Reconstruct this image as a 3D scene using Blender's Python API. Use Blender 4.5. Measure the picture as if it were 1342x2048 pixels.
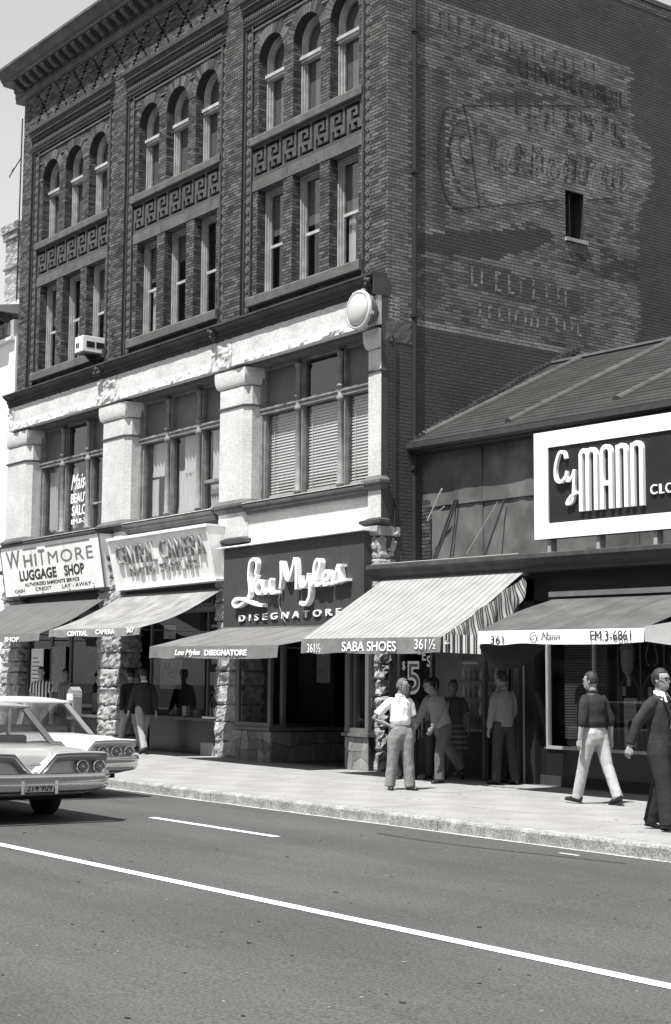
import bpy, bmesh, math, random
import numpy as np
from mathutils import Vector, Matrix, noise, Quaternion
random.seed(7); rng = np.random.default_rng(7)
scene = bpy.context.scene
for o in list(bpy.data.objects): bpy.data.objects.remove(o)
COL = scene.collection
R = math.radians
SL = 0.018                                   # the street climbs gently to the left
def gz(x): return -SL * x                    # pavement height at x
def rz(x): return -SL * x - 0.15             # road height at x

# ------------------------------------------------------------------ camera
cd = bpy.data.cameras.new('camera'); cam = bpy.data.objects.new('camera', cd); COL.objects.link(cam)
cd.sensor_fit = 'VERTICAL'; cd.sensor_height = 36.0; cd.lens = 3211 / 2048 * 36
cd.clip_start = 0.1; cd.clip_end = 2000
M3 = Matrix(((0.602728, 0.0899975, 0.7928552), (0.7979217, -0.075842, -0.5979707), (0.0063159, 0.9930501, -0.1175231)))
cam.matrix_world = Matrix.Translation((22.788, -18.3, 1.226)) @ M3.to_4x4()
scene.camera = cam
# ------------------------------------------------------------------ sky, sun, exposure
SUN = Vector((0.26, -1.0, 2.2)).normalized()
w = bpy.data.worlds.new('World'); scene.world = w; w.use_nodes = True
nt = w.node_tree; nt.nodes.clear()
sk = nt.nodes.new('ShaderNodeTexSky'); sk.sky_type = 'NISHITA'; sk.sun_disc = False
sk.sun_elevation = math.asin(SUN.z); sk.sun_rotation = math.atan2(SUN.x, SUN.y)
sk.air_density = 3.0; sk.dust_density = 0.2; sk.ozone_density = 1.0
bw = nt.nodes.new('ShaderNodeRGBToBW'); bg = nt.nodes.new('ShaderNodeBackground'); wo = nt.nodes.new('ShaderNodeOutputWorld')
bg.inputs['Strength'].default_value = 0.078
nt.links.new(sk.outputs[0], bw.inputs[0]); nt.links.new(bw.outputs[0], bg.inputs[0]); nt.links.new(bg.outputs[0], wo.inputs[0])
sl = bpy.data.lights.new('sun', 'SUN'); sl.energy = 4.5; sl.angle = R(0.5); sl.color = (1, 0.985, 0.96)
so = bpy.data.objects.new('sun', sl); COL.objects.link(so)
so.rotation_euler = (-SUN).to_track_quat('-Z', 'Y').to_euler(); so.location = SUN * 60
scene.view_settings.view_transform = 'Standard'; scene.view_settings.look = 'None'
scene.view_settings.gamma = 1.0; scene.view_settings.exposure = 0.98
scene.view_settings.use_curve_mapping = False
scene.render.engine = 'CYCLES'

# ------------------------------------------------------------------ materials
MATS = {}
def mat(name, g, rough=0.8, var=0.12, nscale=6.0, bump=0.0, bscale=40.0, metal=0.0, spec=0.3, stretch=(1, 1, 1), fine=0.0, fscale=120.0, coat=0.0, dirt=0.0, dscale=1.2):
    """grey surface: large mottling, optional fine grain, stains and relief"""
    if name in MATS: return MATS[name]
    m = bpy.data.materials.new(name); m.use_nodes = True; t = m.node_tree; N = t.nodes; Lk = t.links
    b = N['Principled BSDF']; b.inputs['Roughness'].default_value = rough; b.inputs['Metallic'].default_value = metal
    b.inputs['Specular IOR Level'].default_value = spec; b.inputs['Coat Weight'].default_value = coat
    tc = N.new('ShaderNodeTexCoord'); mp = N.new('ShaderNodeMapping'); mp.inputs['Scale'].default_value = stretch
    Lk.new(tc.outputs['Object'], mp.inputs['Vector'])
    n1 = N.new('ShaderNodeTexNoise'); n1.inputs['Scale'].default_value = nscale; n1.inputs['Detail'].default_value = 6; n1.inputs['Roughness'].default_value = 0.62
    Lk.new(mp.outputs[0], n1.inputs['Vector'])
    mr = N.new('ShaderNodeMapRange'); mr.inputs[1].default_value = 0.25; mr.inputs[2].default_value = 0.75
    mr.inputs[3].default_value = max(0, g * (1 - var)); mr.inputs[4].default_value = g * (1 + var)
    Lk.new(n1.outputs['Fac'], mr.inputs[0]); out = mr.outputs[0]
    def mul(a, fac, scale, lo):
        n = N.new('ShaderNodeTexNoise'); n.inputs['Scale'].default_value = scale; n.inputs['Detail'].default_value = 3
        Lk.new(tc.outputs['Object'], n.inputs['Vector'])
        r = N.new('ShaderNodeMapRange'); r.inputs[1].default_value = lo; r.inputs[2].default_value = lo + 0.25
        r.inputs[3].default_value = 1 - fac; r.inputs[4].default_value = 1.0 if lo > 0.35 else 1 + fac
        Lk.new(n.outputs['Fac'], r.inputs[0])
        mm = N.new('ShaderNodeMath'); mm.operation = 'MULTIPLY'; Lk.new(a, mm.inputs[0]); Lk.new(r.outputs[0], mm.inputs[1]); return mm.outputs[0]
    if fine: out = mul(out, fine, fscale, 0.35)
    if dirt: out = mul(out, dirt, dscale, 0.4)
    cb = N.new('ShaderNodeCombineColor'); 
    for i in range(3): Lk.new(out, cb.inputs[i])
    Lk.new(cb.outputs[0], b.inputs['Base Color'])
    if bump:
        n2 = N.new('ShaderNodeTexNoise'); n2.inputs['Scale'].default_value = bscale; n2.inputs['Detail'].default_value = 5
        Lk.new(mp.outputs[0], n2.inputs['Vector'])
        bp = N.new('ShaderNodeBump'); bp.inputs['Strength'].default_value = bump; bp.inputs['Distance'].default_value = 0.02
        Lk.new(n2.outputs['Fac'], bp.inputs['Height']); Lk.new(bp.outputs[0], b.inputs['Normal'])
    MATS[name] = m; return m
def brickmat(name, lo, hi, attr=True, rough=0.85, wear=0.27, wscale=38):
    """each brick has its own tone: mesh attribute for joined bricks, object random for single ones"""
    if name in MATS: return MATS[name]
    m = bpy.data.materials.new(name); m.use_nodes = True; t = m.node_tree; N = t.nodes; Lk = t.links
    b = N['Principled BSDF']; b.inputs['Roughness'].default_value = rough; b.inputs['Specular IOR Level'].default_value = 0.25
    if attr:
        a = N.new('ShaderNodeAttribute'); a.attribute_name = 'tone'; src = a.outputs['Fac']
    else:
        a = N.new('ShaderNodeObjectInfo'); src = a.outputs['Random']
    mr = N.new('ShaderNodeMapRange'); mr.inputs[3].default_value = lo; mr.inputs[4].default_value = hi; mr.clamp = False; Lk.new(src, mr.inputs[0])
    ge = N.new('ShaderNodeNewGeometry')
    n1 = N.new('ShaderNodeTexNoise'); n1.inputs['Scale'].default_value = wscale; n1.inputs['Detail'].default_value = 5; n1.inputs['Roughness'].default_value = 0.7
    Lk.new(ge.outputs['Position'], n1.inputs['Vector'])
    r2 = N.new('ShaderNodeMapRange'); r2.inputs[1].default_value = 0.3; r2.inputs[2].default_value = 0.7; r2.inputs[3].default_value = 1 - wear; r2.inputs[4].default_value = 1 + wear
    Lk.new(n1.outputs['Fac'], r2.inputs[0])
    n3 = N.new('ShaderNodeTexNoise'); n3.inputs['Scale'].default_value = 0.9; n3.inputs['Detail'].default_value = 4
    Lk.new(ge.outputs['Position'], n3.inputs['Vector'])
    r3 = N.new('ShaderNodeMapRange'); r3.inputs[1].default_value = 0.3; r3.inputs[2].default_value = 0.7; r3.inputs[3].default_value = 0.82; r3.inputs[4].default_value = 1.15
    Lk.new(n3.outputs['Fac'], r3.inputs[0])
    m1 = N.new('ShaderNodeMath'); m1.operation = 'MULTIPLY'; m2 = N.new('ShaderNodeMath'); m2.operation = 'MULTIPLY'
    Lk.new(mr.outputs[0], m1.inputs[0]); Lk.new(r2.outputs[0], m1.inputs[1]); Lk.new(m1.outputs[0], m2.inputs[0]); Lk.new(r3.outputs[0], m2.inputs[1])
    cb = N.new('ShaderNodeCombineColor')
    for i in range(3): Lk.new(m2.outputs[0], cb.inputs[i])
    Lk.new(cb.outputs[0], b.inputs['Base Color'])
    bp = N.new('ShaderNodeBump'); bp.inputs['Strength'].default_value = 0.5; bp.inputs['Distance'].default_value = 0.006
    Lk.new(n1.outputs['Fac'], bp.inputs['Height']); Lk.new(bp.outputs[0], b.inputs['Normal'])
    MATS[name] = m; return m
def glassmat(name, tint=0.85, ior=1.5, rough=0.0):
    if name in MATS: return MATS[name]
    m = bpy.data.materials.new(name); m.use_nodes = True; t = m.node_tree; N = t.nodes; Lk = t.links; N.clear()
    o = N.new('ShaderNodeOutputMaterial'); mx = N.new('ShaderNodeMixShader'); gl = N.new('ShaderNodeBsdfGlossy'); tr = N.new('ShaderNodeBsdfTransparent')
    gl.inputs['Roughness'].default_value = rough; gl.inputs['Color'].default_value = (1, 1, 1, 1); tr.inputs['Color'].default_value = (tint, tint, tint, 1)
    lw = N.new('ShaderNodeLayerWeight'); lw.inputs['Blend'].default_value = 0.5
    pw = N.new('ShaderNodeMath'); pw.operation = 'POWER'; pw.inputs[1].default_value = 5.0; Lk.new(lw.outputs['Facing'], pw.inputs[0])
    fr = N.new('ShaderNodeMapRange'); f0 = ((ior - 1) / (ior + 1)) ** 2 * 1.8; fr.inputs[3].default_value = f0; fr.inputs[4].default_value = 1.0; Lk.new(pw.outputs[0], fr.inputs[0])
    Lk.new(fr.outputs[0], mx.inputs[0]); Lk.new(tr.outputs[0], mx.inputs[1]); Lk.new(gl.outputs[0], mx.inputs[2]); Lk.new(mx.outputs[0], o.inputs[0])
    MATS[name] = m; return m
def ghostmat(name, g, cover=0.5, scale=5.0):
    """worn paint: solid flakes with the bricks showing through between them"""
    if name in MATS: return MATS[name]
    m = bpy.data.materials.new(name); m.use_nodes = True; t = m.node_tree; N = t.nodes; Lk = t.links
    b = N['Principled BSDF']; b.inputs['Roughness'].default_value = 0.9; b.inputs['Base Color'].default_value = (g, g, g, 1); b.inputs['Specular IOR Level'].default_value = 0.1
    ge = N.new('ShaderNodeNewGeometry'); mp = N.new('ShaderNodeMapping'); mp.inputs['Scale'].default_value = (1, 1, 2.6); Lk.new(ge.outputs['Position'], mp.inputs['Vector'])
    n = N.new('ShaderNodeTexNoise'); n.inputs['Scale'].default_value = scale; n.inputs['Detail'].default_value = 8; n.inputs['Roughness'].default_value = 0.75
    Lk.new(mp.outputs[0], n.inputs['Vector'])
    r = N.new('ShaderNodeMapRange'); r.inputs[1].default_value = 0.62 - 0.3 * cover; r.inputs[2].default_value = 0.78 - 0.3 * cover; r.inputs[4].default_value = 0.85
    Lk.new(n.outputs['Fac'], r.inputs[0]); Lk.new(r.outputs[0], b.inputs['Alpha'])
    MATS[name] = m; return m
def stripemat(name, a, bb, pitch, axis=0, duty=0.5, thin=False):
    """woven stripes on cloth"""
    if name in MATS: return MATS[name]
    m = bpy.data.materials.new(name); m.use_nodes = True; t = m.node_tree; N = t.nodes; Lk = t.links
    b = N['Principled BSDF']; b.inputs['Roughness'].default_value = 0.9; b.inputs['Specular IOR Level'].default_value = 0.1
    tc = N.new('ShaderNodeTexCoord'); sp = N.new('ShaderNodeSeparateXYZ'); Lk.new(tc.outputs['Object'], sp.inputs[0])
    d = N.new('ShaderNodeMath'); d.operation = 'DIVIDE'; d.inputs[1].default_value = pitch; Lk.new(sp.outputs[axis], d.inputs[0])
    f = N.new('ShaderNodeMath'); f.operation = 'FRACT'; Lk.new(d.outputs[0], f.inputs[0])
    c = N.new('ShaderNodeValToRGB'); c.color_ramp.interpolation = 'CONSTANT'; e = c.color_ramp.elements
    e[0].position = 0; e[0].color = (a, a, a, 1); e[1].position = duty; e[1].color = (bb, bb, bb, 1)
    if thin:
        x = e.new(duty + (1 - duty) * 0.35); x.color = (a * .8 + bb * .2,) * 3 + (1,); x = e.new(duty + (1 - duty) * 0.6); x.color = (bb, bb, bb, 1)
    Lk.new(f.outputs[0], c.inputs[0])
    n = N.new('ShaderNodeTexNoise'); n.inputs['Scale'].default_value = 3; n.inputs['Detail'].default_value = 5; Lk.new(tc.outputs['Object'], n.inputs['Vector'])
    r = N.new('ShaderNodeMapRange'); r.inputs[1].default_value = .3; r.inputs[2].default_value = .7; r.inputs[3].default_value = .85; r.inputs[4].default_value = 1.08; Lk.new(n.outputs['Fac'], r.inputs[0])
    vm = N.new('ShaderNodeVectorMath'); vm.operation = 'SCALE'; Lk.new(c.outputs[0], vm.inputs[0]); Lk.new(r.outputs[0], vm.inputs['Scale'])
    Lk.new(vm.outputs[0], b.inputs['Base Color'])
    MATS[name] = m; return m

# ------------------------------------------------------------------ object helpers
def link(o, parent=None):
    COL.objects.link(o)
    if parent is not None: o.parent = parent
    return o
def tag(o, label=None, cat=None, group=None, kind=None):
    if label: o['label'] = label
    if cat: o['category'] = cat
    if group: o['group'] = group
    if kind: o['kind'] = kind
    return o
def thing(name, label, cat, loc=(0, 0, 0), rot=0.0, group=None):
    e = bpy.data.objects.new(name, None); e.empty_display_size = 0.2; link(e)
    e.location = loc; e.rotation_euler = (0, 0, rot); return tag(e, label, cat, group)
class MB:
    """collects faces for ONE mesh object"""
    def __init__(s, slope=False): s.v = []; s.f = []; s.slope = slope
    def _p(s, x, y, z): return (x, y, z + (gz(x) if s.slope else 0))
    def add(s, vs, fs):
        k = len(s.v); s.v += [s._p(*q) for q in vs]; s.f += [tuple(k + i for i in f) for f in fs]; return s
    def box(s, x0, x1, y0, y1, z0, z1):
        return s.add([(x0, y0, z0), (x1, y0, z0), (x1, y1, z0), (x0, y1, z0), (x0, y0, z1), (x1, y0, z1), (x1, y1, z1), (x0, y1, z1)],
                     [(0, 3, 2, 1), (4, 5, 6, 7), (0, 1, 5, 4), (1, 2, 6, 5), (2, 3, 7, 6), (3, 0, 4, 7)])
    def prism(s, poly, axis, a, b):
        """polygon in the plane across `axis` pushed from a to b; poly points are the two other coords in xyz order"""
        n = len(poly)
        def P(q, t): return (t, q[0], q[1]) if axis == 0 else (q[0], t, q[1]) if axis == 1 else (q[0], q[1], t)
        vs = [P(q, a) for q in poly] + [P(q, b) for q in poly]
        fs = [tuple(range(n)), tuple(range(2 * n - 1, n - 1, -1))] + [(i, i + n, (i + 1) % n + n, (i + 1) % n) for i in range(n)]
        return s.add(vs, fs)
    def loft(s, rings, close=True, cap=True):
        n = len(rings[0]); vs = [p for r in rings for p in r]; fs = []
        for i in range(len(rings) - 1):
            for j in range(n if close else n - 1):
                fs.append((i * n + j, i * n + (j + 1) % n, (i + 1) * n + (j + 1) % n, (i + 1) * n + j))
        if cap and close:
            fs.append(tuple(range(n - 1, -1, -1))); fs.append(tuple(range((len(rings) - 1) * n, len(rings) * n)))
        return s.add(vs, fs)
    def tube(s, pts, r, seg=8, ell=1.0):
        pts = [Vector(p) for p in pts]; rings = []
        rr = r if isinstance(r, (list, tuple)) else [r] * len(pts)
        ref = None
        for i, p in enumerate(pts):
            d = (pts[min(i + 1, len(pts) - 1)] - pts[max(i - 1, 0)]).normalized()
            if ref is None:
                ref = Vector((0, 0, 1)) if abs(d.z) < 0.9 else Vector((1, 0, 0))
            u = d.cross(ref).normalized(); v = u.cross(d).normalized(); ref = v
            rings.append([tuple(p + u * math.cos(2 * math.pi * k / seg) * rr[i] + v * math.sin(2 * math.pi * k / seg) * rr[i] * ell) for k in range(seg)])
        return s.loft(rings)
    def lathe(s, prof, c=(0, 0, 0), axis=2, seg=20):
        """prof: (radius, height) pairs turned about an axis"""
        rings = []
        for r, h in prof:
            ring = []
            for k in range(seg):
                a = 2 * math.pi * k / seg; p, q = r * math.cos(a), r * math.sin(a)
                o = (p, q, h) if axis == 2 else (h, p, q) if axis == 0 else (q, h, p)
                ring.append((c[0] + o[0], c[1] + o[1], c[2] + o[2]))
            rings.append(ring)
        return s.loft(rings)
    def ell(s, c, r, seg=14, rows=9):
        rings = []
        for i in range(rows + 1):
            t = math.pi * (0.04 + 0.92 * i / rows)
            rings.append([(c[0] + r[0] * math.sin(t) * math.cos(2 * math.pi * k / seg), c[1] + r[1] * math.sin(t) * math.sin(2 * math.pi * k / seg), c[2] + r[2] * math.cos(t)) for k in range(seg)])
        return s.loft(rings)
    def grid(s, fn, nu, nv):
        vs = [fn(i / nu, j / nv) for i in range(nu + 1) for j in range(nv + 1)]
        fs = [(i * (nv + 1) + j, (i + 1) * (nv + 1) + j, (i + 1) * (nv + 1) + j + 1, i * (nv + 1) + j + 1) for i in range(nu) for j in range(nv)]
        return s.add(vs, fs)
    def build(s, name, m, parent=None, smooth=False, bevel=0.0, recalc=True):
        me = bpy.data.meshes.new(name); me.from_pydata(s.v, [], s.f)
        if recalc:
            bm = bmesh.new(); bm.from_mesh(me); bmesh.ops.recalc_face_normals(bm, faces=bm.faces); bm.to_mesh(me); bm.free()
        if smooth:
            me.polygons.foreach_set('use_smooth', [True] * len(me.polygons))
        me.materials.append(m); me.update()
        o = link(bpy.data.objects.new(name, me), parent)
        if bevel:
            b = o.modifiers.new('bevel', 'BEVEL'); b.width = bevel; b.segments = 2; b.limit_method = 'ANGLE'
        return o
def box(name, m, parent, x0, x1, y0, y1, z0, z1, slope=False, bevel=0.0):
    return MB(slope).box(x0, x1, y0, y1, z0, z1).build(name, m, parent, bevel=bevel)
def copy_to(o, loc, parent=None, rot=None, scale=None):
    c = o.copy(); COL.objects.link(c); c.location = loc
    if parent is not None: c.parent = parent
    if rot is not None: c.rotation_euler = rot
    if scale is not None: c.scale = scale
    return c
def boxes_mesh(name, B, tones, m, parent=None, kind=None):
    """B: list of (origin, U, N, u0,u1,z0,z1,depth): outward boxes standing on a plane, built in one go"""
    n = len(B); V = np.zeros((n, 8, 3))
    for i, (O, U, Nn, u0, u1, z0, z1, d) in enumerate(B):
        O = np.array(O, float); U = np.array(U, float); Nn = np.array(Nn, float); Z = np.array((0, 0, 1.0)); b = 0.0008 if .003 < d < .05 else 0
        q = 0
        for dd, e in ((0, 0), (d, b)):
            for (u, z) in ((u0 + e, z0 + e), (u1 - e, z0 + e), (u1 - e, z1 - e), (u0 + e, z1 - e)):
                V[i, q] = O + U * u + Z * z + Nn * dd; q += 1
    Fq = np.array([(4, 5, 6, 7), (0, 1, 5, 4), (1, 2, 6, 5), (2, 3, 7, 6), (3, 0, 4, 7)])
    F = (Fq[None] + 8 * np.arange(n)[:, None, None]).reshape(-1, 4)
    me = bpy.data.meshes.new(name); me.vertices.add(n * 8); me.vertices.foreach_set('co', V.reshape(-1))
    me.loops.add(F.size); me.loops.foreach_set('vertex_index', F.reshape(-1).astype(np.int32))
    me.polygons.add(len(F)); me.polygons.foreach_set('loop_start', np.arange(0, F.size, 4, dtype=np.int32))
    me.update(calc_edges=True); me.validate()
    at = me.attributes.new('tone', 'FLOAT', 'FACE'); at.data.foreach_set('value', np.repeat(np.array(tones, np.float32), 5))
    bm = bmesh.new(); bm.from_mesh(me); bmesh.ops.recalc_face_normals(bm, faces=bm.faces); bm.to_mesh(me); bm.free()
    me.shade_flat(); me.materials.append(m); o = link(bpy.data.objects.new(name, me), parent)
    if kind: o['kind'] = kind
    return o
CH, BL, JT = 0.0677, 0.2032, 0.012          # brick course, brick length with joint, joint
def courses(u0, u1, z0, z1, holes=None, zref=0.0, bond=0.5, mincut=0.03):
    """running-bond bricks in u0..u1 x z0..z1; holes(z) gives blocked (a,b) spans"""
    out = []; k0 = int(math.floor((z0 - zref) / CH)) ; k1 = int(math.ceil((z1 - zref) / CH))
    for k in range(k0, k1):
        za = max(z0, zref + k * CH); zb = min(z1, zref + (k + 1) * CH)
        if zb - za < 0.025: continue
        spans = [(u0, u1)]
        if holes:
            for a, b in holes((za + zb) / 2):
                ns = []
                for s, e in spans:
                    if b <= s or a >= e: ns.append((s, e)); continue
                    if a > s: ns.append((s, a))
                    if b < e: ns.append((b, e))
                spans = ns
        off = (k % 2) * BL * bond
        for s, e in spans:
            i0 = int(math.floor((s - off) / BL)); i1 = int(math.ceil((e - off) / BL))
            for i in range(i0, i1):
                a = max(s, off + i * BL); b = min(e, off + (i + 1) * BL)
                if b - a > mincut: out.append((a + JT / 2, b - JT / 2, za + JT / 2, zb - JT / 2, k))
    return out
FONT = None
def text(name, s, m, parent, x0, x1, z0, z1, origin=None, U=(1, 0, 0), V=(0, 0, 1), depth=0.01, shear=0.0, bold=0.0, slope=False, spacing=1.0):
    """lettering fitted to a box on the plane origin + U*x + V*z, standing proud by depth"""
    cu = bpy.data.curves.new(name, 'FONT'); cu.body = s; cu.size = 1; cu.shear = shear; cu.offset = bold; cu.space_character = spacing; cu.resolution_u = 4
    cu.extrude = 0.5
    t = bpy.data.objects.new(name, cu); COL.objects.link(t)
    dg = bpy.context.evaluated_depsgraph_get(); me = bpy.data.meshes.new_from_object(t.evaluated_get(dg)); bpy.data.objects.remove(t)
    n = len(me.vertices); co = np.zeros(n * 3); me.vertices.foreach_get('co', co); co = co.reshape(-1, 3)
    mn, mx = co.min(0), co.max(0); q = (co - mn) / np.maximum(mx - mn, 1e-6)
    X = x0 + q[:, 0] * (x1 - x0); Zz = z0 + q[:, 1] * (z1 - z0); D = q[:, 2] * depth
    U = np.array(U, float); V = np.array(V, float); Nn = np.cross(U, V); O = np.array(origin if origin is not None else (0, 0, 0), float)
    P = O + X[:, None] * U + Zz[:, None] * V + D[:, None] * Nn
    if slope: P[:, 2] += -SL * P[:, 0]
    me.vertices.foreach_set('co', P.reshape(-1)); me.materials.clear(); me.materials.append(m); me.update()
    return link(bpy.data.objects.new(name, me), parent)
def smooth_path(pts, k=6):
    out = []; P = [Vector((p[0], p[1], 0)) for p in pts]
    for i in range(len(P) - 1):
        a = P[max(i - 1, 0)]; b = P[i]; c = P[i + 1]; d = P[min(i + 2, len(P) - 1)]
        for j in range(k):
            t = j / k; q = 0.5 * ((2 * b) + (c - a) * t + (2 * a - 5 * b + 4 * c - d) * t * t + (3 * b - a - 3 * c + d) * t ** 3); out.append((q.x, q.y))
    out.append(tuple(P[-1][:2])); return out
def ribbon(mb, pts, wdt, yb, yf, step=0.0005, k=6, smooth=True):
    """brush stroke in the xz plane with real thickness; the face drifts a hair so strokes never share a plane"""
    p = smooth_path(pts, k) if smooth else pts; n = len(p); rings = []
    for i in range(n):
        a = p[max(i - 1, 0)]; b = p[min(i + 1, n - 1)]; dx, dz = b[0] - a[0], b[1] - a[1]; l = math.hypot(dx, dz) or 1
        nx, nz = -dz / l * wdt / 2, dx / l * wdt / 2; f = yf - step * i
        rings.append([(p[i][0] + nx, yb, p[i][1] + nz), (p[i][0] - nx, yb, p[i][1] - nz), (p[i][0] - nx, f, p[i][1] - nz), (p[i][0] + nx, f, p[i][1] + nz)])
    mb.loft(rings); return mb
def nz3(x, y, z, s=1.0, o=3): return noise.fractal(Vector((x * s, y * s, z * s)), 1.0, 2.0, o)
def rockbox(x0, x1, y0, y1, z0, z1, amp=0.03, n=(8, 3, 6), seed=0.0, sc=6.0, keep_top=False):
    """rock-faced block: a subdivided box with broken faces"""
    mb = MB(); nx, ny, nzv = n
    def P(x, y, z):
        c = Vector((x - (x0 + x1) / 2, y - (y0 + y1) / 2, z - (z0 + z1) / 2)); h = Vector(((x1 - x0) / 2, (y1 - y0) / 2, (z1 - z0) / 2))
        d = nz3(x + seed, y, z, sc, 4) * amp
        q = [c[i] / h[i] for i in range(3)]; mval = max(abs(v) for v in q)
        out = Vector([(1 if v > 0 else -1) if abs(abs(v) - mval) < 1e-4 else 0 for v in q])
        e = sorted(abs(v) for v in q)[1]                       # pull edges in so arrises look spalled
        return (x + out.x * (d - 0.35 * amp * max(0, e - .8) * 5), y + out.y * (d - 0.35 * amp * max(0, e - .8) * 5), z + out.z * (d * .5 - 0.2 * amp * max(0, e - .8) * 5))
    bm = bmesh.new()
    cache = {}
    def vtx(i, j, k):
        key = (i, j, k)
        if key not in cache: cache[key] = bm.verts.new(P(x0 + (x1 - x0) * i / nx, y0 + (y1 - y0) * j / ny, z0 + (z1 - z0) * k / nzv))
        return cache[key]
    for i in range(nx):
        for k in range(nzv):
            for j in (0, ny): bm.faces.new([vtx(i, j, k), vtx(i + 1, j, k), vtx(i + 1, j, k + 1), vtx(i, j, k + 1)])
    for j in range(ny):
        for k in range(nzv):
            for i in (0, nx): bm.faces.new([vtx(i, j, k), vtx(i, j + 1, k), vtx(i, j + 1, k + 1), vtx(i, j, k + 1)])
    for i in range(nx):
        for j in range(ny):
            for k in (0, nzv): bm.faces.new([vtx(i, j, k), vtx(i + 1, j, k), vtx(i + 1, j + 1, k), vtx(i, j + 1, k)])
    bmesh.ops.recalc_face_normals(bm, faces=bm.faces)
    me = bpy.data.meshes.new('stone'); bm.to_mesh(me); bm.free(); return me
def rock(name, m, parent, *a, **k):
    me = rockbox(*a, **k); me.materials.append(m); me.name = name
    return link(bpy.data.objects.new(name, me), parent)
# ================================================================== ground
asphalt = mat('asphalt', 0.074, 0.85, 0.22, 0.9, 0.5, 110, stretch=(.12, 1, 1), fine=0.28, fscale=45, dirt=0.16, dscale=0.35)
concrete = mat('pavement_concrete', 0.26, 0.9, 0.10, 1.4, 0.15, 90, fine=0.22, fscale=60, dirt=0.12, dscale=1.1)
granite = mat('granite_kerb', 0.29, 0.9, 0.22, 7.0, 0.4, 45, fine=0.35, fscale=45, dirt=0.3, dscale=5)
paint = mat('road_paint', 0.72, 0.8, 0.10, 9.0, fine=0.15, fscale=40)
def sheet(name, m, x0, x1, y0, y1, dz, parent=None, n=1):
    mb = MB(True); mb.add([(x0, y0, dz), (x1, y0, dz), (x1, y1, dz), (x0, y1, dz)], [(0, 1, 2, 3)]); return mb.build(name, m, parent)
road = tag(sheet('road', asphalt, -250, 160, -200, -5.62, -0.15), kind='structure')
mb = MB(True); n = 700; pl = []
for k in range(n + 1):
    x = -40 + 70 * k / n; j = .007 * nz3(x, 0, 0, 9, 2); j2 = .007 * nz3(x, 7, 0, 9, 2); pl += [(x, -10.87 + j, -.145), (x, -10.735 + j2, -.145)]
mb.add(pl, [(2 * k, 2 * k + 2, 2 * k + 3, 2 * k + 1) for k in range(n)]); cl = mb.build('centre_line', paint, road)
for nm, g_, cnt in (('pale_grit', .35, 700), ('dark_specks', .02, 500)):
    mb = MB(True)
    for k in range(cnt):
        x = random.uniform(-4, 20); y = random.uniform(-16, -5.75); r_ = random.uniform(.004, .014) if g_ > .1 else random.uniform(.006, .03); e_ = random.uniform(.3, 1)
        mb.add([(x - r_, y, -.1455), (x, y - r_ * e_, -.1455), (x + r_, y, -.1455), (x, y + r_ * e_, -.1455)], [(0, 1, 2, 3)])
    mb.build(nm, mat(nm, g_, .9), road)['kind'] = 'stuff'
for i in range(-6, 4):
    if i in (0,): sheet('lane_dash', paint, 4.97, 7.72, -7.79, -7.68, -0.145, road)
    elif i < 0: sheet('lane_dash', paint, 4.97 + 7.6 * i, 7.72 + 7.6 * i, -7.79, -7.68, -0.145, road)
sheet('lane_dash', paint, 10.5, 10.78, -6.07, -6.03, -0.145, road)
tar = mat('tar_streak', 0.045, 0.7, 0.2, 3)
mb = MB(True)
pts = [(7.9 + 3.6 * t, -6.42 + 0.28 * t - .35 * math.sin(t * 2.2) * (1 - t)) for t in np.linspace(0, 1, 24)]
for a, b in zip(pts[:-1], pts[1:]):
    wd = .03; mb.add([(a[0], a[1] - wd, -.1465), (b[0], b[1] - wd, -.1465), (b[0], b[1] + wd, -.1465), (a[0], a[1] + wd, -.1465)], [(0, 1, 2, 3)])
mb.build('tar_streak', tar, road)
walk = tag(sheet('sidewalk', mat('joint_grit', 0.2, 0.95, 0.2, 20), -60, 30, -5.42, 6.0, -0.02), kind='structure')
# flagged concrete: slabs are single pieces with recessed joints
SX_, SY_ = 1.664, 1.33
me0 = MB(); me0.v = []; g = 0.004
hx, hy = SX_ / 2 - g, SY_ / 2 - g
me0.add([(-hx, -hy, -.018 + SL * hx), (hx, -hy, -.018 - SL * hx), (hx, hy, -.018 - SL * hx), (-hx, hy, -.018 + SL * hx), (-hx, -hy, SL * hx), (hx, -hy, -SL * hx), (hx, hy, -SL * hx), (-hx, hy, SL * hx)],
        [(0, 3, 2, 1), (4, 5, 6, 7), (0, 1, 5, 4), (1, 2, 6, 5), (2, 3, 7, 6), (3, 0, 4, 7)])
slab0 = None
for i in range(-16, 8):
    for j in range(4):
        x = 3.03 + SX_ * (i + .5); y = -5.40 + SY_ * (j + .5)
        if slab0 is None: slab0 = me0.build('paving_slab', concrete, walk); slab0.location = (x, y, gz(x)); slab = slab0
        else: slab = copy_to(slab0, (x, y, gz(x) + random.uniform(-.0015, .0015)), walk)
mb = MB(True)
for k in range(90):
    x = random.uniform(-9, 12); y = random.uniform(-5.3, -1.4); r_ = random.uniform(.012, .04); e_ = random.uniform(.5, 1.2)
    mb.add([(x + r_ * math.cos(a_) * (1 + .3 * math.sin(3 * a_ + k)), y + r_ * e_ * math.sin(a_), .0025) for a_ in np.linspace(0, 6.283, 9)[:-1]], [tuple(range(8))])
mb.build('gum_spots', mat('gum_spots', .13, .9, .2, 20), walk)['kind'] = 'stuff'
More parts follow.
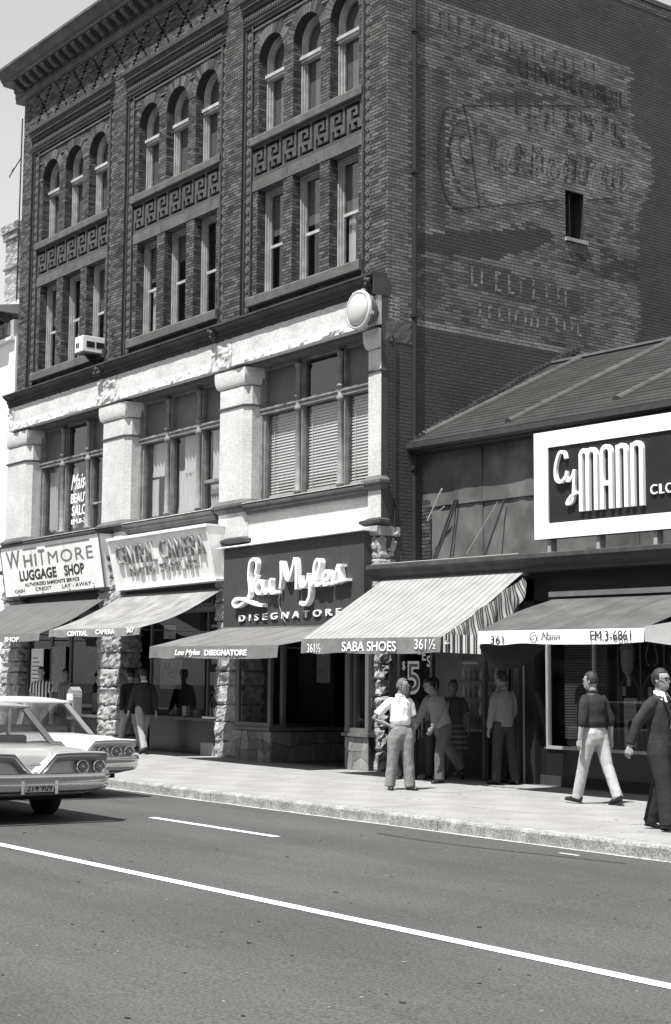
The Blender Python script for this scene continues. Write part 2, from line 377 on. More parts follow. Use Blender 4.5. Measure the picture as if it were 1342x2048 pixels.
for k in range(7):                      # hairline cracks across the flags
    x = random.uniform(-3, 11); y = random.uniform(-5.2, -3.2); mb = MB(True); pts = [(x, y)]
    for q in range(14): pts.append((pts[-1][0] + random.uniform(-.02, .09), pts[-1][1] + random.uniform(.0, .07)))
    for a_, b_ in zip(pts[:-1], pts[1:]): mb.add([(a_[0], a_[1] - .004, .003), (b_[0], b_[1] - .004, .003), (b_[0], b_[1] + .004, .003), (a_[0], a_[1] + .004, .003)], [(0, 1, 2, 3)])
    mb.build('crack', mat('crack_dark', .10, .95), walk)
# kerb stones
kx = [3.03 + 5.0 * i for i in range(-8, 5)]
for i in range(len(kx) - 1):
    a, b = kx[i] + .006, kx[i + 1] - .006
    mb = MB(True); n = 40
    prof = [(-5.62, -.20), (-5.615, -.03), (-5.60, -.006), (-5.57, .002), (-5.415, .002), (-5.415, -.2)]
    rings = []
    for k in range(n + 1):
        x = a + (b - a) * k / n; ring = []
        for q, (y, z) in enumerate(prof):
            dn = nz3(x, y, z, 7, 3) * .012 if q in (1, 2) else 0
            ring.append((x, y + (dn if q < 3 else 0), z + (dn * .8 - abs(dn) * .3 if q in (1, 2, 3) else 0)))
        rings.append(ring)
    mb.loft(rings); mb.build('kerb_stone', granite, walk)
gut = mat('gutter_grit', 0.35, 0.95, 0.35, 14, fine=0.4, fscale=30)
mb = MB(True); n = 160; pl = []
for k in range(n + 1):
    x = -40 + 65 * k / n; pl.append((x, -5.66 - .035 * (1 + nz3(x, 0, 0, 1.3, 3)), -.1462)); pl.append((x, -5.617, -.1462))
mb.add(pl, [(2 * k, 2 * k + 2, 2 * k + 3, 2 * k + 1) for k in range(n)]); mb.build('gutter_grit', gut, road)

# ================================================================== brick building
XL, XR = -15.45, 0.08
bb = thing('brick_building', 'tall dark brick commercial block with arched windows and bracketed roof cornice', 'building', (0, 0, 0))
M_mort = mat('mortar_front', 0.03, 0.95, 0.2, 4)
M_mort2 = mat('mortar_side', 0.06, 0.95, 0.4, 1.1)
M_brk = brickmat('front_brick', 0.025, 0.142); M_brk1 = brickmat('front_brick_single', 0.034, 0.125, attr=False)
M_side = brickmat('side_brick', 0.040, 0.32, wear=.35, wscale=24)
M_trim = mat('dark_terracotta', 0.06, 0.75, 0.25, 5, 0.2, 30, dirt=0.3, dscale=2)
M_trim2 = mat('brownstone', 0.115, 0.9, 0.18, 4, 0.25, 40, dirt=0.25, dscale=3)
M_sheet = mat('cornice_sheet_metal', 0.10, 0.6, 0.25, 3, dirt=0.35, dscale=2.2)
M_white = mat('pale_stone', 0.57, 0.9, 0.06, 2.0, 0.12, 25, fine=0.1, fscale=18, dirt=0.16, dscale=1.3)
M_rock = mat('rock_stone', 0.36, 0.92, 0.2, 4.0, 0.5, 22, fine=0.15, fscale=20, dirt=0.3, dscale=3.5)
M_frame = mat('window_paint', 0.44, 0.6, 0.15, 8, 0.1, 60, stretch=(1, 1, .2), dirt=0.25, dscale=5)
M_frame2 = mat('old_window_paint', 0.24, 0.7, 0.3, 6, 0.15, 50, stretch=(1, 1, .15), dirt=0.3, dscale=6)
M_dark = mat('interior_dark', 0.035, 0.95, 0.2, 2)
M_shade = mat('window_shade', 0.17, 0.9, 0.08, 1.5)
M_glass = glassmat('window_glass', 0.85, 1.42); M_glassd = glassmat('shop_glass', 0.80, 1.40)
PIL = [(XL, -14.91), (-10.557, -9.918), (-5.556, -4.884), (-0.485, XR)]
BAYL = [-14.62, -9.63, -4.595]; BW = 3.82
WOFF = [(.185, 1.11), (1.443, 2.385), (2.71, 3.645)]
Z0, ZF, ZT = 9.10, 16.20, 17.26
S3, L3, L3T, S4, S4T, SPR = 9.62, 11.92, 12.16, 12.90, 13.09, 14.75
YB = 0.10                                            # bay field plane
wall = MB(); wall.box(XL, XR - .02, .12, .35, ZF - .1, 17.7)
for a, b in PIL: wall.box(a + .003, b - (.02 if b == XR else .003), 0.011, .4, Z0 - .6, ZF - .05)
for L in BAYL:
    Rr = L + BW
    wall.box(L - .30, L + .002, .09, .42, Z0 - .6, ZF - .05); wall.box(Rr - .002, Rr + .30, .09, .42, Z0 - .6, ZF - .05)
    yb = YB + .013
    wall.box(L, Rr, yb, .45, Z0 - .6, S3 - .01)                # below third-floor sills
    wall.box(L, Rr, YB + .10, .45, L3T - .12, S4 - .002); wall.box(L, Rr, yb + .01, .45, L3 + .004, L3T - .1)
    wall.box(L, Rr, yb + .012, .45, S4 - .003, S4T - .02)
    ed = [L] + [L + q for p in WOFF for q in p] + [Rr]
    for i in range(0, 8, 2):
        wall.box(ed[i], ed[i + 1], yb, .45, S3 - .012, L3 + .006); wall.box(ed[i], ed[i + 1], yb, .45, S4T - .022, ZF - .06)
    for (a, b) in WOFF:
        a += L; b += L; c = (a + b) / 2; r = (b - a) / 2
        poly = [(a, SPR)] + [(c - r * math.cos(math.pi * k / 18), SPR + r * math.sin(math.pi * k / 18)) for k in range(1, 18)] + [(b, SPR), (b, ZF - .06), (a, ZF - .06)]
        wall.prism(poly, 1, yb, .45)
for (a_, b_, c_, d_) in ((.3, 4.695, 0, 16.45), (5.215, 9.6, 0, 16.45), (4.695, 5.215, 0, 10.70), (4.695, 5.215, 11.70, 16.45)): wall.box(XR - .28, XR - .012, a_, b_, c_, d_)           # side wall core
wall.box(XR - .28, XR - .012, .012, .32, 0, 8.5)
wall.box(XL, XL + .25, .3, 9.6, 0, 17.5); wall.box(XL, XR - .02, 9.4, 9.7, 0, 16.4); wall.box(XL + .1, XR - .1, .3, 9.5, 16.2, 16.4)
for zf in (4.6, 8.6, 12.3): wall.box(XL + .1, XR - .2, .6, 9.5, zf, zf + .25)
wall.box(XL + .1, XR - .2, 3.2, 3.4, 4.8, 16.3)             # inner partition, rooms stay dark
wall_o = wall.build('wall', M_mort, bb)
# --- front bricks
F_O, F_U, F_N = (0, 0, 0), (1, 0, 0), (0, -1, 0)
B = []; T = []; singles = []
def put(lst, y, dep=.011, tone=None, jitter=.003):
    for (a, b, za, zb, k) in lst:
        B.append(((0, y + dep, 0), F_U, F_N, a, b, za, zb, dep + random.uniform(-jitter, jitter) * .6))
        t = random.betavariate(2, 2.6) if tone is None else tone(); T.append(t)
for i, (a, b) in enumerate(PIL):
    l = courses(a, b, Z0, ZF)
    if i == 3:
        full = [q for q in l if q[1] - q[0] > .185 and q[0] > -.3]
        for q in full[:230]: singles.append(('f',) + q)
        st = set(full[:230]); l = [q for q in l if q not in st]
    put(l, 0.0)
fret_cells = [(9, 0, 6), (8, 5, 6), (7, 5, 6), (6, 5, 6), (5, 2, 6), (6, 2, 3), (7, 2, 4), (1, 1, 8), (2, 1, 2), (3, 1, 2), (3, 3, 5), (2, 4, 5)] + [(q, 7, 8) for q in range(2, 10)]
for bi, L in enumerate(BAYL):
    Rr = L + BW; wins = [(L + a, L + b) for a, b in WOFF]
    def h3(z): return [(a, b) for a, b in wins]
    put(courses(L, Rr, S3, L3, h3), YB + .002)
    put(courses(L, Rr, Z0, 9.40), YB + .002)
    def h4(z):
        out = []
        for a, b in wins:
            c = (a + b) / 2; r = (b - a) / 2
            if z < SPR: out.append((a, b))
            else:
                rr = r + .245; d = z - SPR
                if d < rr: x = math.sqrt(rr * rr - d * d); out.append((c - x, c + x))
        return out
    put(courses(L, Rr, S4T, 15.56, h4), YB + .002)
    # fret panel: bricks left out to leave sunk keys
    nun = 7; uw = BW / nun
    def hf(z, L=L, uw=uw):
        k = int((z - (L3T + .005)) / CH); out = []
        for u in range(nun):
            uo = L + u * uw
            pass
            for (kk, a, b) in fret_cells:
                if kk == k: out.append((uo + a * uw / 8, uo + b * uw / 8))
        return sorted(out)
    for kk in range(11):
        zc = L3T + .005 + (kk + .5) * CH
        if zc + CH / 2 > S4 + .01: break
        x = L + .01; segs = []
        for (ha, hb) in hf(zc) + [(Rr - .01, Rr)]:
            if ha - x > .015: segs.append((x, ha))
            x = max(x, hb)
        for (sa, sb) in segs: put([(sa, sb, zc - CH / 2 + .0004, min(zc + CH / 2 - .0004, S4 - .003), kk)], YB, .10, tone=lambda: random.uniform(.35, .5), jitter=.001)
    # arch rings of radial bricks
    for a, b in wins:
        c = (a + b) / 2; r = (b - a) / 2; n = 19
        ring = MB()
        for k in range(n):
            t0 = math.pi * (k + .06) / n; t1 = math.pi * (k + .94) / n; ro = r + .235 + random.uniform(-.01, .01)
            q = [(c - r * math.cos(t0), SPR + r * math.sin(t0)), (c - ro * math.cos(t0), SPR + ro * math.sin(t0)), (c - ro * math.cos(t1), SPR + ro * math.sin(t1)), (c - r * math.cos(t1), SPR + r * math.sin(t1))]
            vb = MB(); vb.prism(q, 1, YB - .006 - random.uniform(0, .006), YB + .013); vo = vb.build('arch_brick', M_brk1, wall_o)
# frieze with crossed diagonals of sunk headers
XP = 1.005; X00 = -14.80
def hz(z):
    v = (z - ZF) / (17.24 - ZF); out = []
    for i in range(15):
        c = X00 + XP * i
        for x, w_ in ((c + .05 + v * (XP - .14), .075), (c + XP - .09 - v * (XP - .14), .05)):
            if int(z / CH) % 2 == 0: out.append((x - w_, x + w_))
            else: out.append((x - w_ * .45, x + w_ * .45))
    return sorted(out)
wall2 = box('frieze_backing', M_mort, bb, XL + .02, XR - .03, .10, .11, ZF - .02, 17.24)
put([q for q in courses(XL, XR, ZF, 17.24, hz, mincut=.02)], 0.0, .10)
# reveals beside the windows and the strips
for L in BAYL:
    for (a, b) in WOFF:
        for (z0, z1) in ((S3, L3), (S4T, SPR)):
            for (ua, ub, za, zb, k) in courses(0, .21, z0, z1):
                B.append(((L + a - .006, YB, 0), (0, 1, 0), (1, 0, 0), ua, ub, za, zb, .009)); T.append(random.betavariate(2, 3))
                B.append(((L + b + .006, YB, 0), (0, 1, 0), (-1, 0, 0), ua, ub, za, zb, .009)); T.append(random.betavariate(2, 3))
fb = boxes_mesh('bricks', B, T, M_brk, wall_o, 'stuff')
unit = MB().box(-.5, .5, -.5, .5, -.5, .5)
b0 = None
def single_brick(loc, dim, m):
    global b0
    if b0 is None:
        b0 = unit.build('brick', m, wall_o); b0.location = loc; b0.scale = dim
    else: copy_to(b0, loc, wall_o, scale=dim)
for (_, a, b, za, zb, k) in singles:
    single_brick(((a + b) / 2, 0.0065 + random.uniform(-.001, .001), (za + zb) / 2), (b - a, .014, zb - za), M_brk1)
# --- side wall bricks, tone follows the worn paint of an old wall advertisement
def inpoly(p, poly):
    x, y = p; c = False; j = len(poly) - 1
    for i in range(len(poly)):
        xi, yi = poly[i]; xj, yj = poly[j]
        if (yi > y) != (yj > y) and x < (xj - xi) * (y - yi) / (yj - yi) + xi: c = not c
        j = i
    return c
P_sw = [(.7, 10.05), (1.67, 10.25), (4.24, 10.82), (4.38, 10.55), (3.4, 10.15), (2.65, 9.88), (.7, 9.70)]
P_panel = [(1.55, 12.75), (2.0, 12.85), (6.2, 13.72), (6.9, 13.0), (7.3, 12.4), (6.5, 11.9), (1.74, 10.8), (1.45, 11.2), (1.4, 12.3)]
P_dk = [(2.4, 13.25), (4.7, 13.72), (4.4, 13.5), (2.3, 12.98)]
P_r1 = [(1.98, 9.78), (5.1, 9.60), (5.08, 9.06), (1.98, 9.22)]; P_r2 = [(2.2, 9.02), (5.4, 8.92), (5.4, 8.62), (2.2, 8.66)]
def side_tone(y, z):
    n = nz3(y, z * 1.8, 3.3, 1.7, 4) * .20; f = nz3(y, z * 2.5, 9.1, 6, 2) * .20; r = random.uniform(-.11, .11)
    if z < 8.26: return max(0, .07 + .05 * n + abs(r) * .35)
    if y < .58: return .34 + .45 * f + r * 1.2 + n * .3
    t = .10 + .10 * n + abs(r) * .5
    rt = 6.75 + .08 * math.sin(z * 3) if z > 13.3 else (7.35 - .4 * (12.7 - z) ** 2 if z > 11.6 else 6.85)
    if z < 14.84 and y < rt:
        t = .36 + n * 1.0 + f * 1.3 + r
        if z > 14.45: t += .12
        if 13.80 < z < 14.22: t -= .14
        if inpoly((y, z), P_panel): t = .54 + n * 1.3 + f * 1.6 + r
        if inpoly((y, z), P_dk): t = .08 + .2 * n + abs(r) * .4
        if y < 1.45 and 10.2 < z < 13.4: t = .09 + .4 * n + abs(r) * .5 + (.15 if abs(y - 1.0) < .12 else 0)
        if inpoly((y, z), P_sw): t = .05 + .1 * n + abs(r) * .35
        if 10.0 < z < 10.7 and y > 5.6: t -= .22
        if inpoly((y, z), P_r1): t = .08 + .7 * abs(f) + abs(r) * .5
        if inpoly((y, z), P_r2): t = .14 + .9 * abs(f) + abs(r) * .7
        d = math.hypot(y - 1.05, (z - 8.98))
        if d < .62: t = .16 + (.18 if abs(d - .44) < .07 else 0) + r * .5
        if z < 8.42 and y < 5.6: t = .62 + f + r * .5
    if z > 16.25: t = .5 + r * 2
    return max(.05, t)
SB = []; ST = []
SH = [(4.69, 5.22, 10.70, 11.70)]
def hs(z): return [(a, b) for a, b, za, zb in SH if za - .01 < z < zb]
ns = 0
for (a, b, za, zb, k) in courses(.0, 9.5, 3.6, 16.45, hs):
    if a < .02: a = .0
    hd = (k % 6 == 0)
    SB.append(((XR - .012, 0, 0), (0, 1, 0), (1, 0, 0), a, b, za, zb, .0125 + random.uniform(-.0005, .0005)))
    ST.append(side_tone((a + b) / 2, (za + zb) / 2))
boxes_mesh('side_bricks', SB, ST, M_side, wall_o, 'stuff')
mbd = MB()
for (a_, b_, c_, d_) in ((.015, 4.695, 3.6, 16.44), (5.215, 9.5, 3.6, 16.44), (4.695, 5.215, 3.6, 10.70), (4.695, 5.215, 11.70, 16.44)): mbd.box(XR - .012, XR - .004, a_, b_, c_, d_)
mbd.build('mortar_bed', M_mort2, bb)
# coping, side window
MB().box(XR - .3, XR + .03, 3.0, 9.7, 16.45, 16.56).build('coping', M_sheet, bb)
w_ = box('side_window', mat('black_opening', .012, .9), bb, XR - .34, XR - .29, 4.6, 5.3, 10.6, 11.8)
box('mullion', M_trim, w_, XR - .19, XR - .15, 4.93, 4.97, 10.66, 11.7)
box('window_sill', M_rock, w_, XR - .1, XR + .06, 4.66, 5.28, 10.63, 10.705)
# drainpipe
dp = MB().tube([(XR + .02, .64, 3.8), (XR + .02, .64, 17.2)], .05, 10)
for z in (5.5, 8.4, 11.2, 14.0): dp.box(XR, XR + .078, .57, .71, z, z + .05)
dp.build('drainpipe', mat('pipe_iron', .022, .6, .2, 5), bb, smooth=False)
cw = MB().tube([(XR + .02, .1, 8.0), (XR + .025, .16, 7.9), (XR + .025, .16, 4.4)], .012, 6).build('wall_cable', mat('cable', .03, .6), bb)
# --- string of mouldings
def moulding(name, prof, x0, x1, m, parent=bb):
    """profile of (y,z) pushed along the front"""
    return MB().prism(prof, 0, x0, x1).build(name, m, parent)
# roof cornice
rc = moulding('roof_cornice', [(.02, 17.24), (-.05, 17.24), (-.05, 17.34), (-.07, 17.36), (-.07, 17.50), (-.12, 17.54), (-.12, 17.62), (-.43, 17.64), (-.45, 17.70), (-.50, 17.74), (-.55, 17.84), (-.61, 17.94), (-.64, 17.95), (-.64, 18.02), (.3, 18.06), (.3, 17.24)], XL - .45, XR + .1, M_sheet)
moulding('frieze_board', [(.03, 17.2), (-.03, 17.2), (-.03, 17.245), (.03, 17.245)], XL - .02, XR + .02, M_sheet)
md = MB(); md.prism([(-.10, 17.44), (-.20, 17.42), (-.34, 17.50), (-.40, 17.56), (-.40, 17.635), (-.10, 17.635)], 0, -.085, .085)
m0 = md.build('bracket', M_sheet, rc); m0.location.x = XL + .1
for i in range(1, 38): copy_to(m0, (XL + .1 + i * .415, 0, 0), rc)
# bay cornices, dentils, strips, sills, lintels
dia = MB(); dia.prism([(-.085, 0), (0, -.095), (.085, 0), (0, .095)], 1, -.014, 0).prism([(-.03, 0), (0, -.034), (.03, 0), (0, .034)], 1, -.024, -.0142)
d0 = None
lintel_m = M_trim2
for bi, L in enumerate(BAYL):
    Rr = L + BW; a, b = PIL[bi][1] - .005, PIL[bi + 1][0] + .09
    bc = moulding('bay_cornice', [(.12, 15.56), (.05, 15.56), (.05, 15.60), (.02, 15.64), (.02, 15.86), (-.03, 15.88), (-.03, 15.97), (-.05, 15.99), (-.08, 16.03), (-.08, 16.06), (-.13, 16.12), (-.13, 16.22), (.12, 16.235)], a, b, M_trim)
    MB().box(a, b - .1, -.0, .03, 15.71, 15.725).build('bead', M_trim2, bc); MB().box(a, b - .02, -.085, -.0, 15.975, 15.99).build('bead', M_trim2, bc)
    dt = MB().box(-.022, .022, -.015, .03, 15.735, 15.80).build('dentil', M_trim2, bc); dt.location.x = a + .1
    for k in range(1, int((b - a - .25) / .085)): copy_to(dt, (a + .1 + k * .085, 0, 0), bc)
    MB().box(L, Rr, YB - .03, YB + .02, 15.46, 15.50).build('string_course', M_trim2, bb)
    for k in range(4):
        xs = (L + .0, L + 1.11 + .0, L + 2.385, L + 3.645)[k]; xe = (L + .10, L + 1.443, L + 2.71, Rr)[k]
        xm = (xs + xe) / 2
        MB().box(xm - .13, xm + .13 if k < 3 else Rr, YB - .02, YB + .02, 15.22, 15.26).build('label_stop', M_trim2, bb)
    for (x0, x1) in ((PIL[bi][1], L), (Rr, PIL[bi + 1][0])):
        MB().box(x0, x1, .088, .10, 9.3, 15.57).build('strip_ground', M_mort, bb); sp = MB().box(x0, x0 + .045, .062, .09, 9.3, 15.57).box(x1 - .045, x1, .062, .09, 9.3, 15.57).build('diamond_strip', M_trim, bb)
        MB().box((x1 - .02) if x0 < L - .01 else x0 + .0, x1 if x0 < L - .01 else x0 + .02, .045, .062, 9.3, 15.57).build('edge_bead', M_trim2, sp)
        n = 29
        for k in range(n):
            p = ((x0 + x1) / 2, .088, 9.42 + k * .2135)
            if d0 is None: d0 = dia.build('diamond_tile', M_trim2, sp); d0.location = p
            else: copy_to(d0, p, sp)
    for (za, zb, y) in ((S4 - .0, S4T, .02), (9.40, S3, -.03)):
        MB().prism([(YB + .05, za), (y + .01, za), (y, za + .02), (y, zb - .03), (y + .02, zb), (YB + .2, zb + .01), (YB + .2, za)], 0, L - .02, Rr + .02).build('sill', M_trim2, bb)
    ls = [L, L + 1.27, L + 2.55, Rr]
    for k in range(3): rock('lintel', lintel_m, bb, ls[k] + .004, ls[k + 1] - .004, YB - .012, YB + .3, L3, L3T, amp=.006, n=(8, 2, 3), seed=k + bi * 7)
# --- upper windows
def sash_window(x0, x1, z0, z1, arch, top_open=.5, shade=None, seed=0):
    f = MB(); y = YB + .21
    for i, (wd, yy) in enumerate(((.028, y), (.022, y + .035), (.022, y + .075))):
        o = sum((.045, .04, .035)[:i]); top = z1 if not arch else SPR - .3
        f.box(x0 + o, x0 + o + wd - .004, yy, y + .14, z0, top + (.0 if not arch else .3)); f.box(x1 - o - wd + .004, x1 - o, yy, y + .14, z0, top + (.0 if not arch else .3))
        if not arch: f.box(x0 + o, x1 - o, yy + .002, y + .138, z1 - o - wd, z1 - o - .004)
    c = (x0 + x1) / 2; r = (x1 - x0) / 2
    if arch:
        for i, (wd, yy) in enumerate(((.028, y), (.022, y + .035), (.022, y + .075))):
            o = sum((.045, .04, .035)[:i]); ro = r - o; ri = ro - wd + .004
            P = [(c - ro * math.cos(math.pi * k / 16), SPR + ro * math.sin(math.pi * k / 16)) for k in range(17)] + [(c + ri * math.cos(math.pi * k / 16), SPR + ri * math.sin(math.pi * k / 16)) for k in range(17)]
            f.prism(P, 1, yy, y + .14)
        f.box(x0, x1, y - .05, y + .12, SPR - .36, SPR - .29); f.box(x0, x1, y - .02, y + .12, SPR - .42, SPR - .362)
        g0, g1 = z0 + .06, SPR - .4
    else:
        zm = z0 + (z1 - z0) * top_open; f.box(x0 + .12, x1 - .12, y + .06, y + .12, zm - .03, zm + .03); g0, g1 = z0 + .04, z1 - .12
    f.box(x0, x1, y - .01, y + .14, z0, z0 + .05)
    wo = f.build('window', M_frame if not arch else M_frame, bb)
    MB().box(x0 + .11, x1 - .11, y + .085, y + .088, g0, g1).build('pane', M_glass, wo)
    if arch:
        P = [(c - (r - .11) * math.cos(math.pi * k / 16), SPR - .3 + .0 + (0 if k in (0, 16) else .3) + (r - .11) * math.sin(math.pi * k / 16)) for k in range(17)]
        MB().prism(P, 1, y + .085, y + .088).build('pane', M_glass, wo)
        MB().box(x0 + .09, x1 - .09, y + .16, y + .17, z0, SPR + r - .05).build('shade', M_shade, wo)
    elif shade:
        MB().box(x0 + .09, x1 - .09, y + .16, y + .17, z1 - shade * (z1 - z0), z1).build('shade', M_shade, wo)
    # left-hand curtain edge
    if not arch and seed % 3 == 1:
        cm = MB()
        cm.grid(lambda u, v: (x0 + .12 + .22 * u, y + .2 + .02 * math.sin(u * 22), z0 + (z1 - z0) * .55 * v), 14, 1); cm.build('curtain', mat('lace', .7, .95, .1, 4), wo)
    return wo
k = 0
for bi, L in enumerate(BAYL):
    for wi, (a, b) in enumerate(WOFF):
        sash_window(L + a + .004, L + b - .004, S4T + .005, SPR, True, seed=k)
        sash_window(L + a + .004, L + b - .004, S3 + .005, L3 - .004, False, top_open=(.46, .5, .47)[(wi + bi) % 3], shade=(.45, 0, .5, .4, .3, 0, .42, .45, .5)[k], seed=k + bi); k += 1
# --- lower cornice over the stone storey
lc = moulding('lower_cornice', [(.05, 8.74), (-.17, 8.74), (-.18, 8.80), (-.21, 8.82), (-.21, 8.89), (-.25, 8.91), (-.25, 8.97), (-.33, 9.03), (-.36, 9.05), (-.36, 9.075), (-.39, 9.08), (-.39, 9.115), (.05, 9.17)], XL - .02, XR + .0, M_trim)
for k in range(4): MB().box(XL, XR - .02, (-.225, -.225, -.262, -.3)[k] , -.15, (8.835, 8.865, 8.925, 8.99)[k], (8.845, 8.875, 8.94, 9.0)[k]).build('reed', M_trim, lc)
dt = MB().box(-.012, .012, -.232, -.2, 8.83, 8.885).build('dentil', M_trim, lc); dt.location.x = -5.2
for k in range(1, 90): copy_to(dt, (-5.2 + k * .056, 0, 0), lc)
for x in (-10.42, -5.42, -.05):
    rb = MB(); 
    for q in range(7): rb.ell((x + random.uniform(-.09, .09), -.34 + random.uniform(-.05, .05), 8.93 + random.uniform(-.1, .1)), (.05, .05, .06), 7, 5)
    rb.build('carved_boss', M_trim, lc, smooth=True)
MB().box(XR - .004, XR + .012, -.34, .06, 8.72, 9.05).box(XR - .004, XR + .006, -.135, .02, 4.42, 8.72).build('painted_return', mat('return_paint', .06, .85, .2, 4), bb)
# --- stone lintels over the second-floor windows
lx = [XL, -15.1, -10.62, -9.72, -5.62, -4.85, -.4, XR + .005]
for k in range(len(lx) - 1):
    big = (lx[k + 1] - lx[k]) > 2
    n = int((lx[k + 1] - lx[k]) / .06)
    mb = MB(); a, b = lx[k] + .006, lx[k + 1] - .006
    rings = []
    for i in range(n + 1):
        x = a + (b - a) * i / n; ring = [(x, .3, 8.17), ]
        for q in range(13):
            z = 8.17 + (8.78 - 8.17) * q / 12
            if big: low = max(0, 1 - q / 4.0); d = nz3(x, 0, z, 9, 4) * .05 * low - .035 * low * (1 + nz3(x, 5, z, 5, 2)) + .006 * nz3(x, 1, z, 4, 2) + (.02 * max(0, nz3(x, 2, 0, 4, 3)) if q > 10 else 0)
            else: d = nz3(x, 3, z, 5, 4) * .06
            ring.append((x, -.20 - d * (1 if not big else -1) + (.0 if not big else 0), z + (nz3(x, 8, 0, 8, 2) * .02 if q == 12 else 0)))
        ring.append((x, .3, 8.78)); rings.append(ring)
    mb.loft(rings); mb.build('lintel_stone', M_white if big else M_white, bb, smooth=False)
box('soffit', M_trim2, bb, XL + .05, XR - .05, -.06, .6, 8.10, 8.172)
# --- second-floor piers with corbelled heads
PIER = [(-15.56, -14.50), (-10.43, -9.45), (-5.37, -4.50), (-.31, .072)]
def pier(i, a, b):
    c = .136 if i < 3 else .0; cl_ = c if i else 0
    def sec(o, z, y0=-.13, yb=(.33 if i < 3 else -.005)):
        p = [(a - o, y0 - o), (b + o, y0 - o), (b + c + o, y0 + c - o), (b + c + o, yb), (a - cl_ - o, yb), (a - cl_ - o, y0 + cl_ - o)]
        return [(x, y, z) for x, y in p]
    s = MB().loft([sec(0, 4.58), sec(0, 5.10)]).build('pier_base', M_white, bb)
    s = MB().loft([sec(0, 5.36), sec(0, 7.30)]).build('pier', M_white, bb)
    # painted brick courses of the shaft
    for z in np.arange(5.42, 7.28, .0677): 
        pass
    jm = MB()
    for z in np.arange(5.42, 7.28, .0677): jm.loft([sec(.0015, z), sec(.0015, z + .006)])
    jm.build('brick_joints', mat('pier_joint', .60, .95, .15, 3), s)
    MB().loft([sec(0, 7.34), sec(0, 7.72)]).build('pier_neck', M_white, bb)
    MB().loft([sec(.012, 7.295), sec(.03, 7.31), sec(.03, 7.335), sec(.012, 7.345)]).build('neck_band', M_trim2, bb)
    MB().loft([sec(.0, 5.085), sec(.03, 5.12), sec(.07, 5.16), sec(.07, 5.20), sec(.10, 5.22), sec(.10, 5.27), sec(.03, 5.33), sec(.0, 5.365)]).build('base_moulding', M_trim2, bb)
    MB().loft([sec(.06, 4.44), sec(.12, 4.48), sec(.12, 4.53), sec(.03, 4.56), sec(0, 4.585)]).build('foot_moulding', M_trim, bb)
    # corbel: round-bottomed block leaning out over the street, and side scrolls under the lintel
    P = []
    for k in range(9): t = math.pi / 2 * k / 8; P.append((-.13 - .22 * math.sin(t) * 1.0 if False else -.13 - .20 * (1 - math.cos(t)), 7.72 + .30 * math.sin(t)))
    cb = MB(); sid = .10
    rings = []
    for k in range(9):
        t = math.pi / 2 * k / 8; e = sid * math.sin(t); z = 7.74 + .26 * (1 - math.cos(t)); yo = .06 * math.sin(t)
        el = e if i else 0; er = e if i < 3 else 0
        rings.append([(a - cl_ * .3 - el, -.13 - yo, z), (b + c * .3 + er, -.13 - yo, z), (b + c + er, .35 if i < 3 else -.004, z), (a - cl_ - el, .35 if i < 3 else -.004, z)])
    rings.append([(x, y, 8.10) for x, y, z in rings[-1]])
    cb.loft(rings).build('corbel', M_white, bb)
for i, (a, b) in enumerate(PIER): pier(i, a, b)
rock('return_stone', mat('return_stone', .10, .9, .15, 3, .3, 30), bb, XR - .1, XR + .012, -.05, .58, 7.88, 8.27, amp=.008, n=(2, 8, 5))
# sill course and aprons
OPEN = [(-14.36, -10.56), (-9.31, -5.51), (-4.364, -.31)]
for i, (a, b) in enumerate(OPEN):
    MB().prism([(.35, 5.02), (-.12, 5.02), (-.13, 5.08), (-.17, 5.10), (-.17, 5.14), (-.22, 5.17), (-.22, 5.215), (.0, 5.235), (.35, 5.24)], 0, a + .01, b - .01).build('sill_course', M_trim2, bb)
    MB().box(a + .005, b - .005, -.235, -.0, 5.216 + .018, 5.246).build('sill_drip', M_white, bb)
    box('apron', M_white if i == 2 else M_trim, bb, a, b, -.06, .4, 4.4, 5.02)
